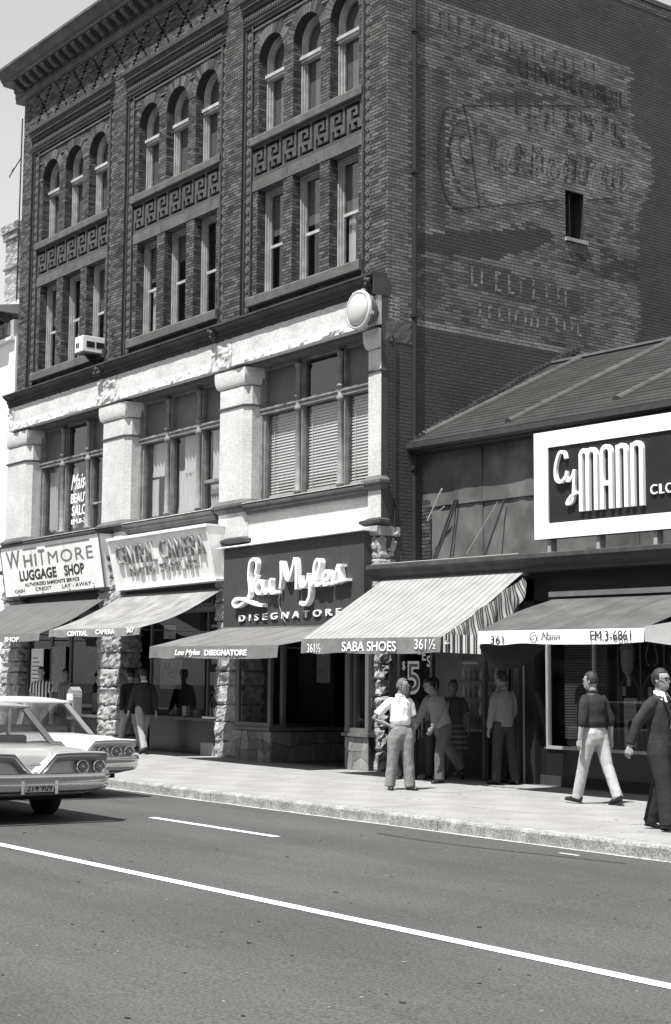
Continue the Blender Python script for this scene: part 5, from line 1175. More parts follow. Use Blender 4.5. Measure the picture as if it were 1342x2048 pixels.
for k, (x, z) in enumerate(((5.52, 1.45), (6.05, 1.45), (5.62, 1.6))):
    tag(box('price_tag', M_cl, None, x, x + .07, .30, .304, z, z + .14, slope=True), ('lower left', 'right-hand', 'topmost')[k] + ' small price tag hanging in the clothes shop window', 'price tag')
po = thing('sale_poster', 'tall pale poster with a small printed figure in the clothes shop window', 'poster')
box('sheet', mat('poster_pale', .30, .9, .08, 4), po, 5.74, 5.98, .10, .106, .68, 1.42, slope=True)
for i, s in enumerate(('LEMON', 'MOIRE', 'SALE', 'NOW')): text('lettering', s, M_grl, po, 5.77, 5.95, 1.33 - .075 * i, 1.385 - .075 * i, (0, .098, 0), depth=.001, slope=True)
mb = MB(True); mb.prism([(5.83, .78), (5.88, .80), (5.92, .98), (5.90, 1.06), (5.86, 1.09), (5.82, 1.05), (5.81, .95)], 1, .096, .098); mb.build('printed_figure', M_bl, po)

M_case = [mat('suitcase_%s' % n, g, .5, .2, 4) for n, g in (('pale', .45), ('mid', .25), ('dark', .10))]
for k, (x, yy, w2, h2, z) in enumerate(((-13.9, .5, .6, .42, .72), (-13.85, .55, .5, .36, 1.15), (-12.9, .5, .62, .45, .72), (-11.5, .55, .55, .5, .72), (-10.95, .5, .5, .38, .72), (-11.45, .6, .45, .32, 1.23))):
    c = thing('suitcase', ('pale', 'second mid-grey', 'dark', 'second pale', 'mid-grey', 'second dark')[k] + ' suitcase on show in the luggage shop window', 'suitcase', (x, yy, gz(x) + z), group='suitcases in the luggage shop window')
    box('case', M_case[(0, 1, 2, 0, 1, 2)[k]], c, -w2 / 2, w2 / 2, -.09, .09, 0, h2, bevel=.03); MB().tube([(-.06, -.0, h2), (-.05, 0, h2 + .04), (.05, 0, h2 + .04), (.06, 0, h2)], .009, 6).build('handle', M_blk, c); MB().box(-w2 / 2 - .002, w2 / 2 + .002, -.008, .008, -.001, h2 + .002).build('seam_band', M_rodl, c)
for k, (x, yy, z) in enumerate(((-8.1, .5, .76), (-7.85, .8, .76), (-6.2, .45, .76), (-5.75, .5, .76))):
    c = thing('display_camera', ('leftmost', 'second from left', 'second from right', 'rightmost')[k] + ' small camera on the floor of the photo shop window', 'camera', (x, yy, gz(x) + z), group='cameras in the photo shop window')
    box('camera_body', M_grl, c, -.07, .07, -.03, .03, 0, .09, bevel=.01); MB().lathe([(.035, -.03), (.035, -.08), (.028, -.085), (.0, -.07)], (0, 0, .045), 1, 14).build('camera_lens', M_rodl, c, smooth=True); box('viewfinder', M_rodl, c, -.025, .025, -.02, .02, .09, .115)
for k, (x, z, w2, h2) in enumerate(((-7.9, 2.45, .5, .3), (-6.0, 1.9, .35, .5), (-6.1, 1.45, .3, .28))):
    tag(box('window_card', mat('card_pale', .45, .9, .1, 4), None, x - w2 / 2, x + w2 / 2, .26, .265, z, z + h2, slope=True), ('wide pale card at the top left', 'upright pale card at the right', 'small pale card low at the right')[k] + ' of the photo shop window', 'card')
# ================================================================== cars
M_chrome = mat('chrome', .62, .14, .05, 4, metal=1.0); M_tyre = mat('tyre_rubber', .02, .8, .2, 10); M_under = mat('underbody', .012, .9)
M_lens = mat('tail_lens', .10, .15, .1, 6, spec=.7, coat=.6); M_carg = glassmat('car_glass', .72, 1.5); M_seat = mat('car_seat', .16, .8, .15, 5)
def car(label, loc, g, lights, plate=None):
    paint_ = mat('car_paint_%d' % int(g * 100), g, .35, .03, 2, spec=.5, coat=.5)
    c = thing('parked_car' if False else 'sedan_car', label, 'car', loc, group='two sedans seen from behind')
    ST_ = [(-.015, .96, .37, .60, .81, .81), (-.08, .99, .33, .60, .835, .835), (-.4, 1.0, .29, .60, .86, .865), (-1.2, 1.0, .25, .58, .90, .92), (-2.4, 1.0, .24, .58, .92, .935), (-3.6, 1.0, .24, .58, .92, .94), (-4.6, .99, .27, .60, .88, .91), (-5.15, .96, .33, .60, .84, .86), (-5.3, .90, .40, .60, .80, .80)]
    rings = []
    for (x, w_, zb, zm, zs, zd) in ST_:
        h = [(0, zb), (w_ - .16, zb), (w_ - .05, zb + .05), (w_, zm - .08), (w_ + .0, zm + .06), (w_ - .03, zs - .06), (w_ - .05, zs), (w_ - .16, zs + .002), (w_ * .55, zd), (0, zd + .015)]
        rings.append([(x, y, z) for y, z in h] + [(x, -y, z) for y, z in reversed(h[1:-1])])
    body = MB().loft(rings).build('body', paint_, c, smooth=True)
    ss = body.modifiers.new('s', 'SUBSURF'); ss.levels = 1; ss.render_levels = 1
    # gull-wing brow with the V dip
    def bz(y):
        a = abs(y)
        if a < .27: return .54 + .27 * (a / .27) ** 1.1
        return .81 + .012 * math.sin(math.pi * (a - .27) / .73)
    ys = sorted(set(list(np.linspace(-.985, .985, 37)) + [0.0]))
    def bx_(y): return .085 - .05 * max(0, (abs(y) - .8) / .2) ** 2
    rr = [[(-.02, y, bz(y) + .012), (bx_(y), y, bz(y) + .004), (bx_(y) + .012, y, bz(y) - .02), (bx_(y) - .004, y, bz(y) - .072), (.0, y, bz(y) - .085), (-.02, y, bz(y) - .085)] for y in ys]
    MB().loft(rr).build('brow', mat('brow_grey_%d' % int(g * 100), g * .42, .3, .1, 4, spec=.5), c, smooth=True)
    rr = [[(-.02, y, bz(y) + .03), (bx_(y) + .004, y, bz(y) + .026), (bx_(y) + .01, y, bz(y) + .004), (-.02, y, bz(y) + .004)] for y in ys]
    MB().loft(rr).build('brow_lip', paint_, c, smooth=True)
    # painted wedge filling the V from the boot lid
    vy = np.linspace(-.40, .40, 17)
    MB().grid(lambda u, v: (-.30 + .375 * v ** 1.0, -.40 + .80 * u, (.885 - .045 * v) * (1 - v) + v * max(bz(-.40 + .80 * u) + .02, .0) if v > .0 else .89), 20, 8).build('lid_press', paint_, c, smooth=True)
    for s in (-1, 1): MB().tube([(.10, 0.0, bz(0) - .03), (.105, s * .13, bz(.13) - .035), (.10, s * .27, bz(.27) - .04)], [.020, .016, .008], 6).build('vee_trim', M_chrome, c, smooth=True)
    MB().ell((.075, 0, .70), (.012, .085, .018), 12, 6).build('badge', M_chrome, c, smooth=True); MB().lathe([(.022, .09), (.022, .115), (.0, .118)], (0, 0, .60), 0, 12).build('lid_lock', M_chrome, c)
    # tail lamps
    for s in (-1, 1):
        for y in lights:
            l = MB().lathe([(.05, .0), (.092, .0), (.095, .03), (.085, .045), (.068, .04), (.064, .02), (.05, .015)], (.0, s * y, .665), 0, 20).build('tail_lamp', M_chrome, c, smooth=True)
            MB().lathe([(.066, .02), (.06, .035), (.04, .05), (.012, .055)], (.0, s * y, .665), 0, 16).build('lens', M_lens, l, smooth=True); MB().lathe([(.018, .045), (.016, .060), (.006, .064)], (0, s * y, .665), 0, 12).build('reflector', M_chrome, l, smooth=True)
    # bumper wrapped round the corners
    bys = list(np.linspace(-1.06, 1.06, 41))
    def bex(y): a = abs(y); return .19 + .03 * math.cos(y * 1.2) - .30 * max(0, (a - .88) / .18) ** 2.2
    prof = [(-.06, .585), (-.005, .60), (.02, .585), (.03, .545), (.0, .52), (-.012, .505), (.0, .47), (-.02, .40), (-.07, .37), (-.10, .40)]
    rr = [[(bex(y) + px, y * (1 + 0 * px), pz + (.012 * (abs(y) / 1.06) ** 2) + max(0, (abs(y) - .7)) * .10 * (1 if pz < .45 else 0)) for px, pz in prof] for y in bys]
    bp = MB().loft(rr).build('bumper', M_chrome, c, smooth=True)
    MB().lathe([(.0, 0), (.028, 0), (.028, .03), (.0, .035)], (.2, .62, .60), 2, 10).build('bumper_bolt', M_chrome, bp)
    if plate:
        p = MB().box(.205, .212, -.19, .19, .385, .50).build('licence_plate', mat('plate_paint', .42, .5, .08, 6), c)
        t = text('plate_number', plate, M_bl, p, -.165, .165, .395, .475, (.2125, 0, 0), U=(0, 1, 0), V=(0, 0, 1), depth=.003, bold=.02)
        MB().box(.2, .216, -.24, -.20, .36, .53).build('plate_guard', M_chrome, p); MB().box(.2, .216, .20, .24, .36, .53).build('plate_guard', M_chrome, p)
        MB().box(.15, .204, -.2, .2, .37, .53).build('plate_recess', M_under, c)
    # greenhouse
    RB, RT, FT, FB = (-1.05, .93), (-1.72, 1.40), (-2.95, 1.41), (-3.65, .95)
    MB().grid(lambda u, v: (-1.52 + (-3.0 + 1.52) * u, (-.70 + 1.40 * v), 1.385 + .055 * math.sin(math.pi * u) ** .6 + .035 * (1 - (2 * v - 1) ** 4) - .012 * (1 - u)), 14, 14).build('roof', paint_, c, smooth=True)
    rr = [[(-1.50 - .0 * abs(y), y, 1.372 - .05 * max(0, abs(y) - .5)), (-1.50, y, 1.39 + .02 * (1 - (y / .7) ** 4) - .0), (-1.56, y, 1.40 + .02 * (1 - (y / .7) ** 4)), (-1.60, y, 1.36)] for y in np.linspace(-.70, .70, 15)]
    MB().loft(rr).build('roof_edge', paint_, c, smooth=True)
    for s in (-1, 1):
        MB().loft([[(-.98, s * .84, .90), (-1.20, s * .90, .91), (-1.26, s * .84, .92), (-1.02, s * .76, .91)], [(-1.50, s * .66, 1.37), (-1.70, s * .70, 1.375), (-1.74, s * .65, 1.38), (-1.54, s * .58, 1.38)]]).build('rear_pillar', mat('pillar_grey_%d' % int(g * 100), g * .22, .4, .1, 4), c)
        MB().loft([[(-3.55, s * .86, .93), (-3.62, s * .88, .93), (-3.66, s * .82, .93)], [(-2.93, s * .66, 1.38), (-2.99, s * .68, 1.38), (-3.01, s * .63, 1.38)]]).build('front_pillar', M_chrome, c)
        MB().box(-2.36, -2.31, s * .80 - .02, s * .80 + .02, .92, 1.38).build('door_pillar', M_chrome, c)
        MB().tube([(-1.6, s * .70, 1.385), (-3.0, s * .70, 1.385)], .025, 6).build('roof_rail', M_chrome, c)
        MB().add([(-1.12, s * .88, .93), (-3.60, s * .87, .94), (-2.96, s * .67, 1.38), (-1.62, s * .69, 1.38)], [(0, 1, 2, 3)]).build('side_glass', M_carg, c)
    MB().grid(lambda u, v: (-1.04 + (-1.56 + 1.04) * v - .10 * (2 * u - 1) ** 2 * (1 - v), (-.82 + 1.64 * u) * (1 - v) + (-.64 + 1.28 * u) * v, .92 + (1.38 - .92) * v), 12, 6).build('rear_glass', M_carg, c, smooth=True)
    MB().grid(lambda u, v: (-3.58 + (.62) * v, (-.82 + 1.64 * u) * (1 - v) + (-.64 + 1.28 * u) * v, .93 + .45 * v), 10, 4).build('windscreen', M_carg, c, smooth=True)
    for x in (-1.75, -2.75): MB().box(x, x + .16, -.72, .72, .5, 1.02).build('seat_back', M_seat, c, bevel=.04)
    MB().box(-1.6, -1.05, -.78, .78, .80, .90).build('parcel_shelf', M_seat, c)
    MB().tube([(-3.2 + .17 * math.cos(t), -.38 + .19 * math.sin(t), .97 + .08 * math.cos(t)) for t in np.linspace(0, 6.28, 16)], .014, 6).build('steering_wheel', M_signw, c)
    for x in (-1.22, -4.25):
        for s in (-1, 1):
            w_ = MB().lathe([(.19, -.09), (.30, -.10), (.345, -.075), (.355, -.03), (.355, .03), (.345, .075), (.30, .10), (.19, .09)], (x, s * .80, .355), 1, 26).build('wheel', M_tyre, c, smooth=True)
            MB().lathe([(.0, s * .085), (.10, s * .085), (.19, s * .06), (.20, s * .09), (.195, s * .095)], (x, s * .80, .355), 1, 20).build('hub_cap', M_chrome, w_, smooth=True)
    MB().box(-5.0, -.25, -.8, .8, .27, .45).build('underbody', M_under, c)
    return c
car('light grey sedan with licence plate in the traffic lane, cut by the left edge', (5.08, -9.47, rz(5.08)), .33, (.66, .89), '214·909')
car('white sedan by the kerb beyond the light grey one', (1.80, -7.16, rz(1.8)), .72, (.44, .66, .88))
pm = thing('parking_meter', 'grey parking meter on a post behind the white sedan', 'parking meter', (-2.05, -5.15, gz(-2.05)))
MB().tube([(0, 0, 0), (0, 0, .95)], .035, 10).build('post', M_grey, pm)
MB().box(-.11, .11, -.09, .09, .86, 1.27).build('housing', mat('meter_grey', .22, .6, .15, 6), pm, bevel=.02)
MB().prism([(-.10, 1.272), (.10, 1.272), (.08, 1.36), (.0, 1.42), (-.08, 1.36)], 1, -.09, .09).build('domed_top', mat('meter_grey', .22, .6), pm)
MB().box(-.10, .10, -.098, -.091, 1.19, 1.30).build('dial_window', M_signw, pm); MB().box(-.075, .075, -.097, -.091, .92, 1.14).build('door_plate', M_blk, pm)
MB().box(.111, .116, -.07, .07, .92, 1.24).build('side_plate', M_grl, pm)

# ================================================================== people
M_skin = mat('skin', .30, .6, .08, 9, .05, 60); M_skd = mat('skin_tanned', .20, .6, .08, 9); M_hair = mat('dark_hair', .022, .5, .3, 30, .4, 120, spec=.4); M_hairg = mat('greying_hair', .12, .6, .3, 30, .4, 120)
M_shoe = mat('shoe_leather', .018, .3, .2, 8, spec=.5)
CLD = bpy.data.textures.new('folds', 'CLOUDS'); CLD.noise_scale = .10; CLD.noise_depth = 2
CLD2 = bpy.data.textures.new('locks', 'CLOUDS'); CLD2.noise_scale = .025; CLD2.noise_depth = 2
def Rm(ax, d): return Matrix.Rotation(math.radians(d), 3, ax)
def oval(mb, pts, rx, ry, right, seg=16):
    """lofted oval tube; right gives the sideways axis of every ring"""
    pts = [Vector(p) for p in pts]; rings = []
    for i, p in enumerate(pts):
        d = (pts[min(i + 1, len(pts) - 1)] - pts[max(i - 1, 0)]).normalized(); r = Vector(right); r = (r - d * r.dot(d)).normalized(); f = d.cross(r)
        rings.append([tuple(p + r * rx[i] * math.cos(2 * math.pi * k / seg) + f * ry[i] * math.sin(2 * math.pi * k / seg)) for k in range(seg)])
    return mb.loft(rings)
def fuse(o, vox, fold=0.0, sm=3):
    m = o.modifiers.new('fuse', 'REMESH'); m.mode = 'VOXEL'; m.voxel_size = vox; m.use_smooth_shade = True
    s = o.modifiers.new('soft', 'SMOOTH'); s.iterations = sm; s.factor = .5
    if fold:
        d = o.modifiers.new('folds', 'DISPLACE'); d.texture = CLD; d.strength = fold; d.mid_level = .5; d.texture_coords = 'LOCAL'
def person(label, xy, heading, h, pose, wear, hq=True, zoff=0.0, group=None):
    k = h / 1.75; x, y = xy; hd = math.atan2(heading[1], heading[0]) - math.pi / 2
    t = thing('person', label, 'person', (x, y, gz(x) + zoff), hd, group)
    J = {}
    lean = pose.get('lean', 0); up = Rm('X', -lean) @ Vector((0, 0, 1)); fwd = Rm('X', -lean) @ Vector((0, 1, 0)); tw = pose.get('twist', 0)
    Rt = Rm('Z', tw); X = Rt @ Vector((1, 0, 0)); XP_ = Vector((1, 0, 0))
    low = 9
    for s, sg in (('L', -1), ('R', 1)):
        sw, kn, ab, ft = pose.get('leg' + s, (0, 0, 3, 0))
        hip = Vector((sg * .092, 0, 0)); d1 = Rm('Y', -sg * ab) @ (Rm('X', sw) @ Vector((0, 0, -1))); d2 = Rm('Y', -sg * ab) @ (Rm('X', sw - kn) @ Vector((0, 0, -1)))
        kne = hip + d1 * .43; ank = kne + d2 * .42; fd = Rm('Z', -sg * pose.get('toe', 8)) @ (Rm('X', ft) @ Vector((0, 1, 0)))
        J['hip' + s], J['kne' + s], J['ank' + s], J['fd' + s] = hip, kne, ank, fd
        fu = Rm('X', ft) @ Vector((0, 0, 1)); J['fu' + s] = fu
        low = min(low, (ank - fu * .085).z, (ank - fu * .085 + fd * .17).z)
    P = Vector((0, 0, -low))
    for q in list(J):
        if q[:2] not in ('fd', 'fu'): J[q] = J[q] + P
    J['P'] = P; sp = lambda a: P + up * a
    nk = sp(.57); hy, hp = pose.get('head', (0, 0)); HR = Rm('X', -lean) @ Rm('Z', hy) @ Rm('X', -hp); J['head'] = nk + HR @ Vector((0, .025, .155))
    for s, sg in (('L', -1), ('R', 1)):
        sh_ = sp(.485) + X * sg * .168; J['sho' + s] = sh_
        a = pose.get('arm' + s, (0, 8, 10))
        if len(a) == 2:                       # explicit elbow and wrist, relative to the pelvis
            el = P + Rt @ Vector(a[0]); wr = P + Rt @ Vector(a[1])
        else:
            sw, ab, be = a[:3]; d1 = Rt @ (Rm('Y', -sg * ab) @ (Rm('X', sw) @ Vector((0, 0, -1)))); d2 = Rt @ (Rm('Y', -sg * ab * .4) @ (Rm('X', sw + be) @ Vector((0, 0, -1))))
            el = sh_ + d1 * .30; wr = el + d2 * .26
        J['elb' + s], J['wri' + s] = el, wr
    S = lambda v: tuple(Vector(v) * k)
    # ---- body: one continuous skin
    b = MB(); vox = .0085 if hq else .013
    oval(b, [S(sp(a)) for a in (-.10, 0, .12, .28, .42, .50, .56)], [q * k for q in (.13, .155, .135, .15, .165, .12, .06)], [q * k for q in (.09, .105, .095, .105, .10, .08, .06)], X)
    oval(b, [S(sp(.50)), S(nk + HR @ Vector((0, .0, .02))), S(nk + HR @ Vector((0, .012, .09)))], [.062 * k, .055 * k, .055 * k], [.062 * k, .057 * k, .055 * k], X, 12)
    hc = J['head']
    def hpnt(v): return S(hc + HR @ Vector(v))
    oval(b, [hpnt((0, .0, z)) if False else hpnt((0, o, z)) for z, o in ((-.125, .035), (-.10, .03), (-.06, .015), (-.01, .0), (.04, -.006), (.085, -.008), (.112, -.006))], [q * k for q in (.022, .045, .062, .073, .076, .062, .03)], [q * k for q in (.03, .062, .083, .096, .096, .078, .035)], HR @ Vector((1, 0, 0)), 16)
    b.ell(hpnt((0, .098, -.022)), (.015 * k, .017 * k, .026 * k), 8, 6); b.ell(hpnt((0, .088, -.072)), (.026 * k, .014 * k, .012 * k), 8, 5); b.ell(hpnt((0, .082, .022)), (.052 * k, .016 * k, .012 * k), 8, 5)
    for sg in (-1, 1): b.ell(hpnt((sg * .077, -.008, -.012)), (.011 * k, .021 * k, .032 * k), 8, 6)
    for s, sg in (('L', -1), ('R', 1)):
        A, E_, W_ = J['sho' + s], J['elb' + s], J['wri' + s]
        oval(b, [S(A), S(A.lerp(E_, .5)), S(E_), S(E_.lerp(W_, .35)), S(W_)], [q * k for q in (.040, .045, .040, .041, .028)], [q * k for q in (.040, .045, .041, .041, .024)], Vector((0, 1, .01)), 12)
        d = (W_ - E_).normalized(); d = (d + Vector(pose.get('hand' + s, (0, 0, 0)))).normalized(); thumb_dir = Vector(pose.get('thumb' + s, (0, 1, 0))); thumb_dir = (thumb_dir - d * thumb_dir.dot(d)).normalized(); pn = d.cross(thumb_dir).normalized() * sg
        pc = W_ + d * .05; oval(b, [S(W_), S(W_ + d * .03), S(W_ + d * .09)], [.026 * k, .036 * k, .036 * k], [.018 * k, .017 * k, .013 * k], thumb_dir, 10)
        cv = pose.get('curl', .5)
        for fi, (o, ln) in enumerate(((.030, .072), (.010, .080), (-.010, .075), (-.029, .058))):
            r0 = W_ + d * .085 + thumb_dir * o; m1 = r0 + (d * (1 - .4 * cv) - pn * cv * .7).normalized() * ln * .5; m2 = m1 + (d * (1 - cv) - pn * cv * 1.3).normalized() * ln * .5
            b.tube([S(r0 - d * .02), S(r0), S(m1), S(m2)], [.0105 * k, .0105 * k, .0095 * k, .007 * k], 7)
        tb = W_ + d * .025 + thumb_dir * .025; b.tube([S(tb), S(tb + (d * .7 + thumb_dir * .7).normalized() * .038 - pn * .01), S(tb + (d * .95 + thumb_dir * .35).normalized() * .072 - pn * .022)], [.014 * k, .012 * k, .008 * k], 7)
        oval(b, [S(J['hip' + s]), S(J['hip' + s].lerp(J['kne' + s], .45)), S(J['kne' + s]), S(J['kne' + s].lerp(J['ank' + s], .35)), S(J['ank' + s])], [q * k for q in (.082, .075, .053, .055, .036)], [q * k for q in (.088, .078, .056, .06, .038)], XP_, 12)
        b.ell(S(J['ank' + s] - J['fu' + s] * .04 + J['fd' + s] * .04), (.035 * k, .06 * k, .03 * k), 8, 6)
    bo = b.build('body', wear.get('skin', M_skin), t, smooth=True); fuse(bo, vox, sm=1)
    # ---- hair
    hm = MB(); seg, rows = 20, 12; long = wear.get('hairlong', 0); vs = []; keep = []
    for i in range(rows + 1):
        th = math.pi * (.02 + .72 * i / rows)
        for j in range(seg):
            ph = 2 * math.pi * j / seg; n_ = 1 + .05 * math.sin(9 * ph + 5 * th)
            vs.append(hpnt((.080 * n_ * math.sin(th) * math.cos(ph), -.010 + .101 * n_ * math.sin(th) * math.sin(ph), .015 + .112 * n_ * math.cos(th) * (1.0 if th < 1.6 else 1 + .5 * long))))
    fs = []
    for i in range(rows):
        th = math.pi * (.02 + .72 * (i + .5) / rows)
        for j in range(seg):
            ph = 2 * math.pi * (j + .5) / seg; front = math.sin(ph)
            lim = 1.05 if front > .45 else (1.75 if front > -.1 else 2.15)
            if wear.get('bald'): lim = .62 if front > .35 else (1.55 if front > -.1 else 2.05)
            if wear.get('hairlong') and front < .45: lim = 2.4
            if th < lim: fs.append((i * seg + j, i * seg + (j + 1) % seg, (i + 1) * seg + (j + 1) % seg, (i + 1) * seg + j))
    hm.add(vs, fs); ho = hm.build('hair', wear.get('hair', M_hair), t, smooth=True); sd = ho.modifiers.new('t', 'SOLIDIFY'); sd.thickness = .008; sd.offset = 1; sb = ho.modifiers.new('s', 'SUBSURF'); sb.levels = sb.render_levels = 1; dd = ho.modifiers.new('d', 'DISPLACE'); dd.texture = CLD2; dd.strength = .010; dd.texture_coords = 'LOCAL'
    # ---- face
    if wear.get('face', hq):
        for sg in (-1, 1):
            MB().ell(hpnt((sg * .031, .083, .002)), (.013 * k, .008 * k, .007 * k), 8, 5).build('eye', mat('eye_shadow', .05, .4), t, smooth=True)
            MB().tube([hpnt((sg * .014, .092, .024)), hpnt((sg * .034, .092, .029)), hpnt((sg * .052, .080, .022))], .0045 * k, 5).build('eyebrow', M_hair, t)
        MB().tube([hpnt((-.022, .090, -.067)), hpnt((0, .0985, -.067)), hpnt((.022, .090, -.067))], .0035 * k, 5).build('mouth', mat('lips', .14, .5), t)
    if wear.get('glasses'):
        g = MB()
        for sg in (-1, 1):
            g.tube([hpnt((sg * .034 + .026 * math.cos(a), .104, .004 + .019 * math.sin(a))) for a in np.linspace(0, 6.283, 14)], .004, 5); g.tube([hpnt((sg * .058, .10, .010)), hpnt((sg * .079, .03, .010)), hpnt((sg * .08, -.03, .0))], .004, 5)
        g.tube([hpnt((-.01, .106, .010)), hpnt((.01, .106, .010))], .004, 5); g.build('glasses', M_blk, t)
    if wear.get('hat'):
        MB().loft([[hpnt((r * .8 * math.cos(a), -.005 + r * math.sin(a), z)) for a in np.linspace(0, 6.283, 21)[:-1]] for r, z in ((.155, .052), (.16, .058), (.115, .066), (.112, .12), (.098, .15), (.07, .155), (.03, .143))]).build('hat', wear['hat'], t, smooth=True)
    # ---- trousers or skirt
    tr = MB(); e = .014; bw_ = wear.get('baggy', 1.0)
    if not wear.get('skirt'):
        oval(tr, [S(sp(a)) for a in (-.13, -.05, .04, .125)], [q * k for q in (.15, .175, .17, .148)], [q * k for q in (.10, .122, .12, .108)], XP_)
        for s in 'LR':
            H_, K_, A_ = J['hip' + s], J['kne' + s], J['ank' + s]
            oval(tr, [S(H_ + Vector((0, 0, .05))), S(H_.lerp(K_, .25)), S(H_.lerp(K_, .6)), S(K_), S(K_.lerp(A_, .4)), S(A_ + (A_ - K_).normalized() * .0), S(A_ + (A_ - K_).normalized() * .035)], [q * k for q in (.095, .10 * bw_, .088 * bw_, .076 * bw_, .074 * bw_, .072 * bw_, .074 * bw_)], [q * k for q in (.105, .108 * bw_, .095 * bw_, .082 * bw_, .080 * bw_, .078 * bw_, .082 * bw_)], XP_, 14)
        to = tr.build('trousers', wear['trousers'], t, smooth=True); fuse(to, .012, .012, 5)
        MB().lathe([(.1, 0)], (0, 0, 0)) if False else None
        if wear.get('belt'):
            bl_ = MB(); oval(bl_, [S(sp(a)) for a in (.105, .14)], [.158 * k] * 2, [.118 * k] * 2, XP_, 24); bl_.build('belt', M_blk, t, smooth=True)
    else:
        z1 = pose.get('hem', -.48); rows_ = 10; rings = []
        for i in range(rows_ + 1):
            v = i / rows_; c = sp(.13 + (z1 - .13) * v); r = .135 + .05 * math.sin(min(v * 3, 1.57)) + .10 * v
            rings.append([S(c + Vector((r * (1 + .07 * v * math.sin(7 * a)) * math.cos(a), r * .75 * (1 + .07 * v * math.sin(7 * a)) * math.sin(a), 0))) for a in np.linspace(0, 6.283, 37)[:-1]])
        tr.loft(rings).build('skirt', wear['trousers'], t, smooth=True)
    # ---- top
    tp = MB(); long_ = wear.get('hem', .09); e = wear.get('loose', .0)
    az = [long_, long_ + .07, .24, .36, .45, .505, .545]
    if long_ < 0: az = [long_, 0, .13, .28, .42, .505, .55]
    oval(tp, [S(sp(a)) for a in az], [q * k + e for q in (.150 if long_ > .03 else .165, .172, .165, .174, .172, .128, .066)], [q * k + e for q in (.110 if long_ > .03 else .125, .132, .125, .13, .120, .094, .068)], X)
    for s in 'LR':
        A, E_, W_ = J['sho' + s], J['elb' + s], J['wri' + s]
        if wear.get('short'):
            q_ = A.lerp(E_, .80); sg = -1 if s == 'L' else 1; I0 = A - X * sg * .075 + up * .012; I1 = A - X * sg * .02 + up * .004; oval(tp, [S(I0), S(I1), S(A.lerp(E_, .22)), S(A.lerp(E_, .5)), S(q_)], [q * k for q in (.035, .062, .072, .074, .080)], [q * k for q in (.035, .062, .072, .074, .078)], Vector((0, 1, .01)), 14)
        else:
            en = E_.lerp(W_, wear.get('cuff', .93)); sg = -1 if s == 'L' else 1; I0 = A - X * sg * .075 + up * .012; I1 = A - X * sg * .02 + up * .004; oval(tp, [S(I0), S(I1), S(A.lerp(E_, .22)), S(A.lerp(E_, .6)), S(E_), S(E_.lerp(en, .5)), S(en)], [(q + e * .5) * k for q in (.03, .056, .066, .061, .056, .051, .042)], [(q + e * .5) * k for q in (.03, .058, .068, .063, .058, .051, .040)], Vector((0, 1, .01)), 14)
    to = tp.build(wear.get('topname', 'shirt'), wear['top'], t, smooth=True); fuse(to, .0115, .010, 6)
    if wear.get('collar'):
        cm = MB()
        for s in (-1, 1):
            p0 = sp(.585); n0 = nk + X * s * .055 + up * .015
            cm.add([S(n0 - fwd * .045), S(n0 + fwd * .045 - X * s * .02 + fwd * .03), S(sp(.47) + X * s * .075 + fwd * .135), S(sp(.50) + X * s * .10 + fwd * .07)], [(0, 1, 2, 3)])
        co_ = cm.build('collar', wear['collar'], t, recalc=False); co_.modifiers.new('t', 'SOLIDIFY').thickness = .008
        rg = MB(); oval(rg, [S(nk + up * -.02 - fwd * .004), S(nk + up * .03)], [.068 * k, .062 * k], [.070 * k, .064 * k], X, 16); rg.build('collar_band', wear['collar'], t, smooth=True)
    if wear.get('shirtfront'):
        MB().add([S(sp(.56) - X * .06 + fwd * .07), S(sp(.56) + X * .06 + fwd * .07), S(sp(.30) + X * .045 + fwd * .158), S(sp(.13) + X * .012 + fwd * .152), S(sp(.13) - X * .012 + fwd * .152), S(sp(.30) - X * .045 + fwd * .158)], [(0, 1, 2, 3, 4, 5)]).build('shirt_front', M_signw, t)
        MB().add([S(sp(.535) - X * .02 + fwd * .108), S(sp(.535) + X * .02 + fwd * .108), S(sp(.50) + X * .012 + fwd * .135), S(sp(.20) + X * .028 + fwd * .172), S(sp(.15) + fwd * .170), S(sp(.20) - X * .028 + fwd * .172), S(sp(.50) - X * .012 + fwd * .135)], [(0, 1, 2, 3, 4, 5, 6)]).build('tie', M_blk, t)
        for s in (-1, 1): 
            lp_ = MB().add([S(sp(.55) + X * s * .06 + fwd * .075), S(sp(.50) + X * s * .125 + fwd * .105), S(sp(.40) + X * s * .11 + fwd * .15), S(sp(.16) + X * s * .02 + fwd * .168), S(sp(.36) + X * s * .045 + fwd * .168)], [(0, 1, 2, 3, 4)]).build('lapel', wear['top'], t); lp_.modifiers.new('t', 'SOLIDIFY').thickness = .008
    # ---- shoes
    for s in 'LR':
        A_, fd, fu = J['ank' + s], J['fd' + s], J['fu' + s]; rt = fd.cross(fu).normalized(); base = A_ - fu * .085
        sh_ = MB()
        oval(sh_, [S(base + fd * f_ + fu * z) for f_, z in ((-.075, .045), (-.06, .05), (.0, .052), (.07, .040), (.13, .030), (.185, .024), (.205, .020))], [q * k for q in (.018, .036, .041, .046, .047, .036, .014)], [q * k for q in (.03, .048, .052, .038, .028, .022, .012)], rt, 12)
        so_ = sh_.build('shoe', wear.get('shoe', M_shoe), t, smooth=True)
        sl_ = MB(); oval(sl_, [S(base + fd * f_ + fu * .006) for f_ in (-.078, -.06, .0, .07, .13, .19, .208)], [q * k for q in (.02, .036, .036, .043, .045, .034, .014)], [.006 * k] * 7, rt, 10); sl_.build('sole', M_blk, t)
        if wear.get('sock'): oval(MB(), [S(A_ + fu * .06), S(A_ - fu * .03)], [.044 * k] * 2, [.048 * k] * 2, rt, 10).build('sock', wear['sock'], t, smooth=True)
    return t
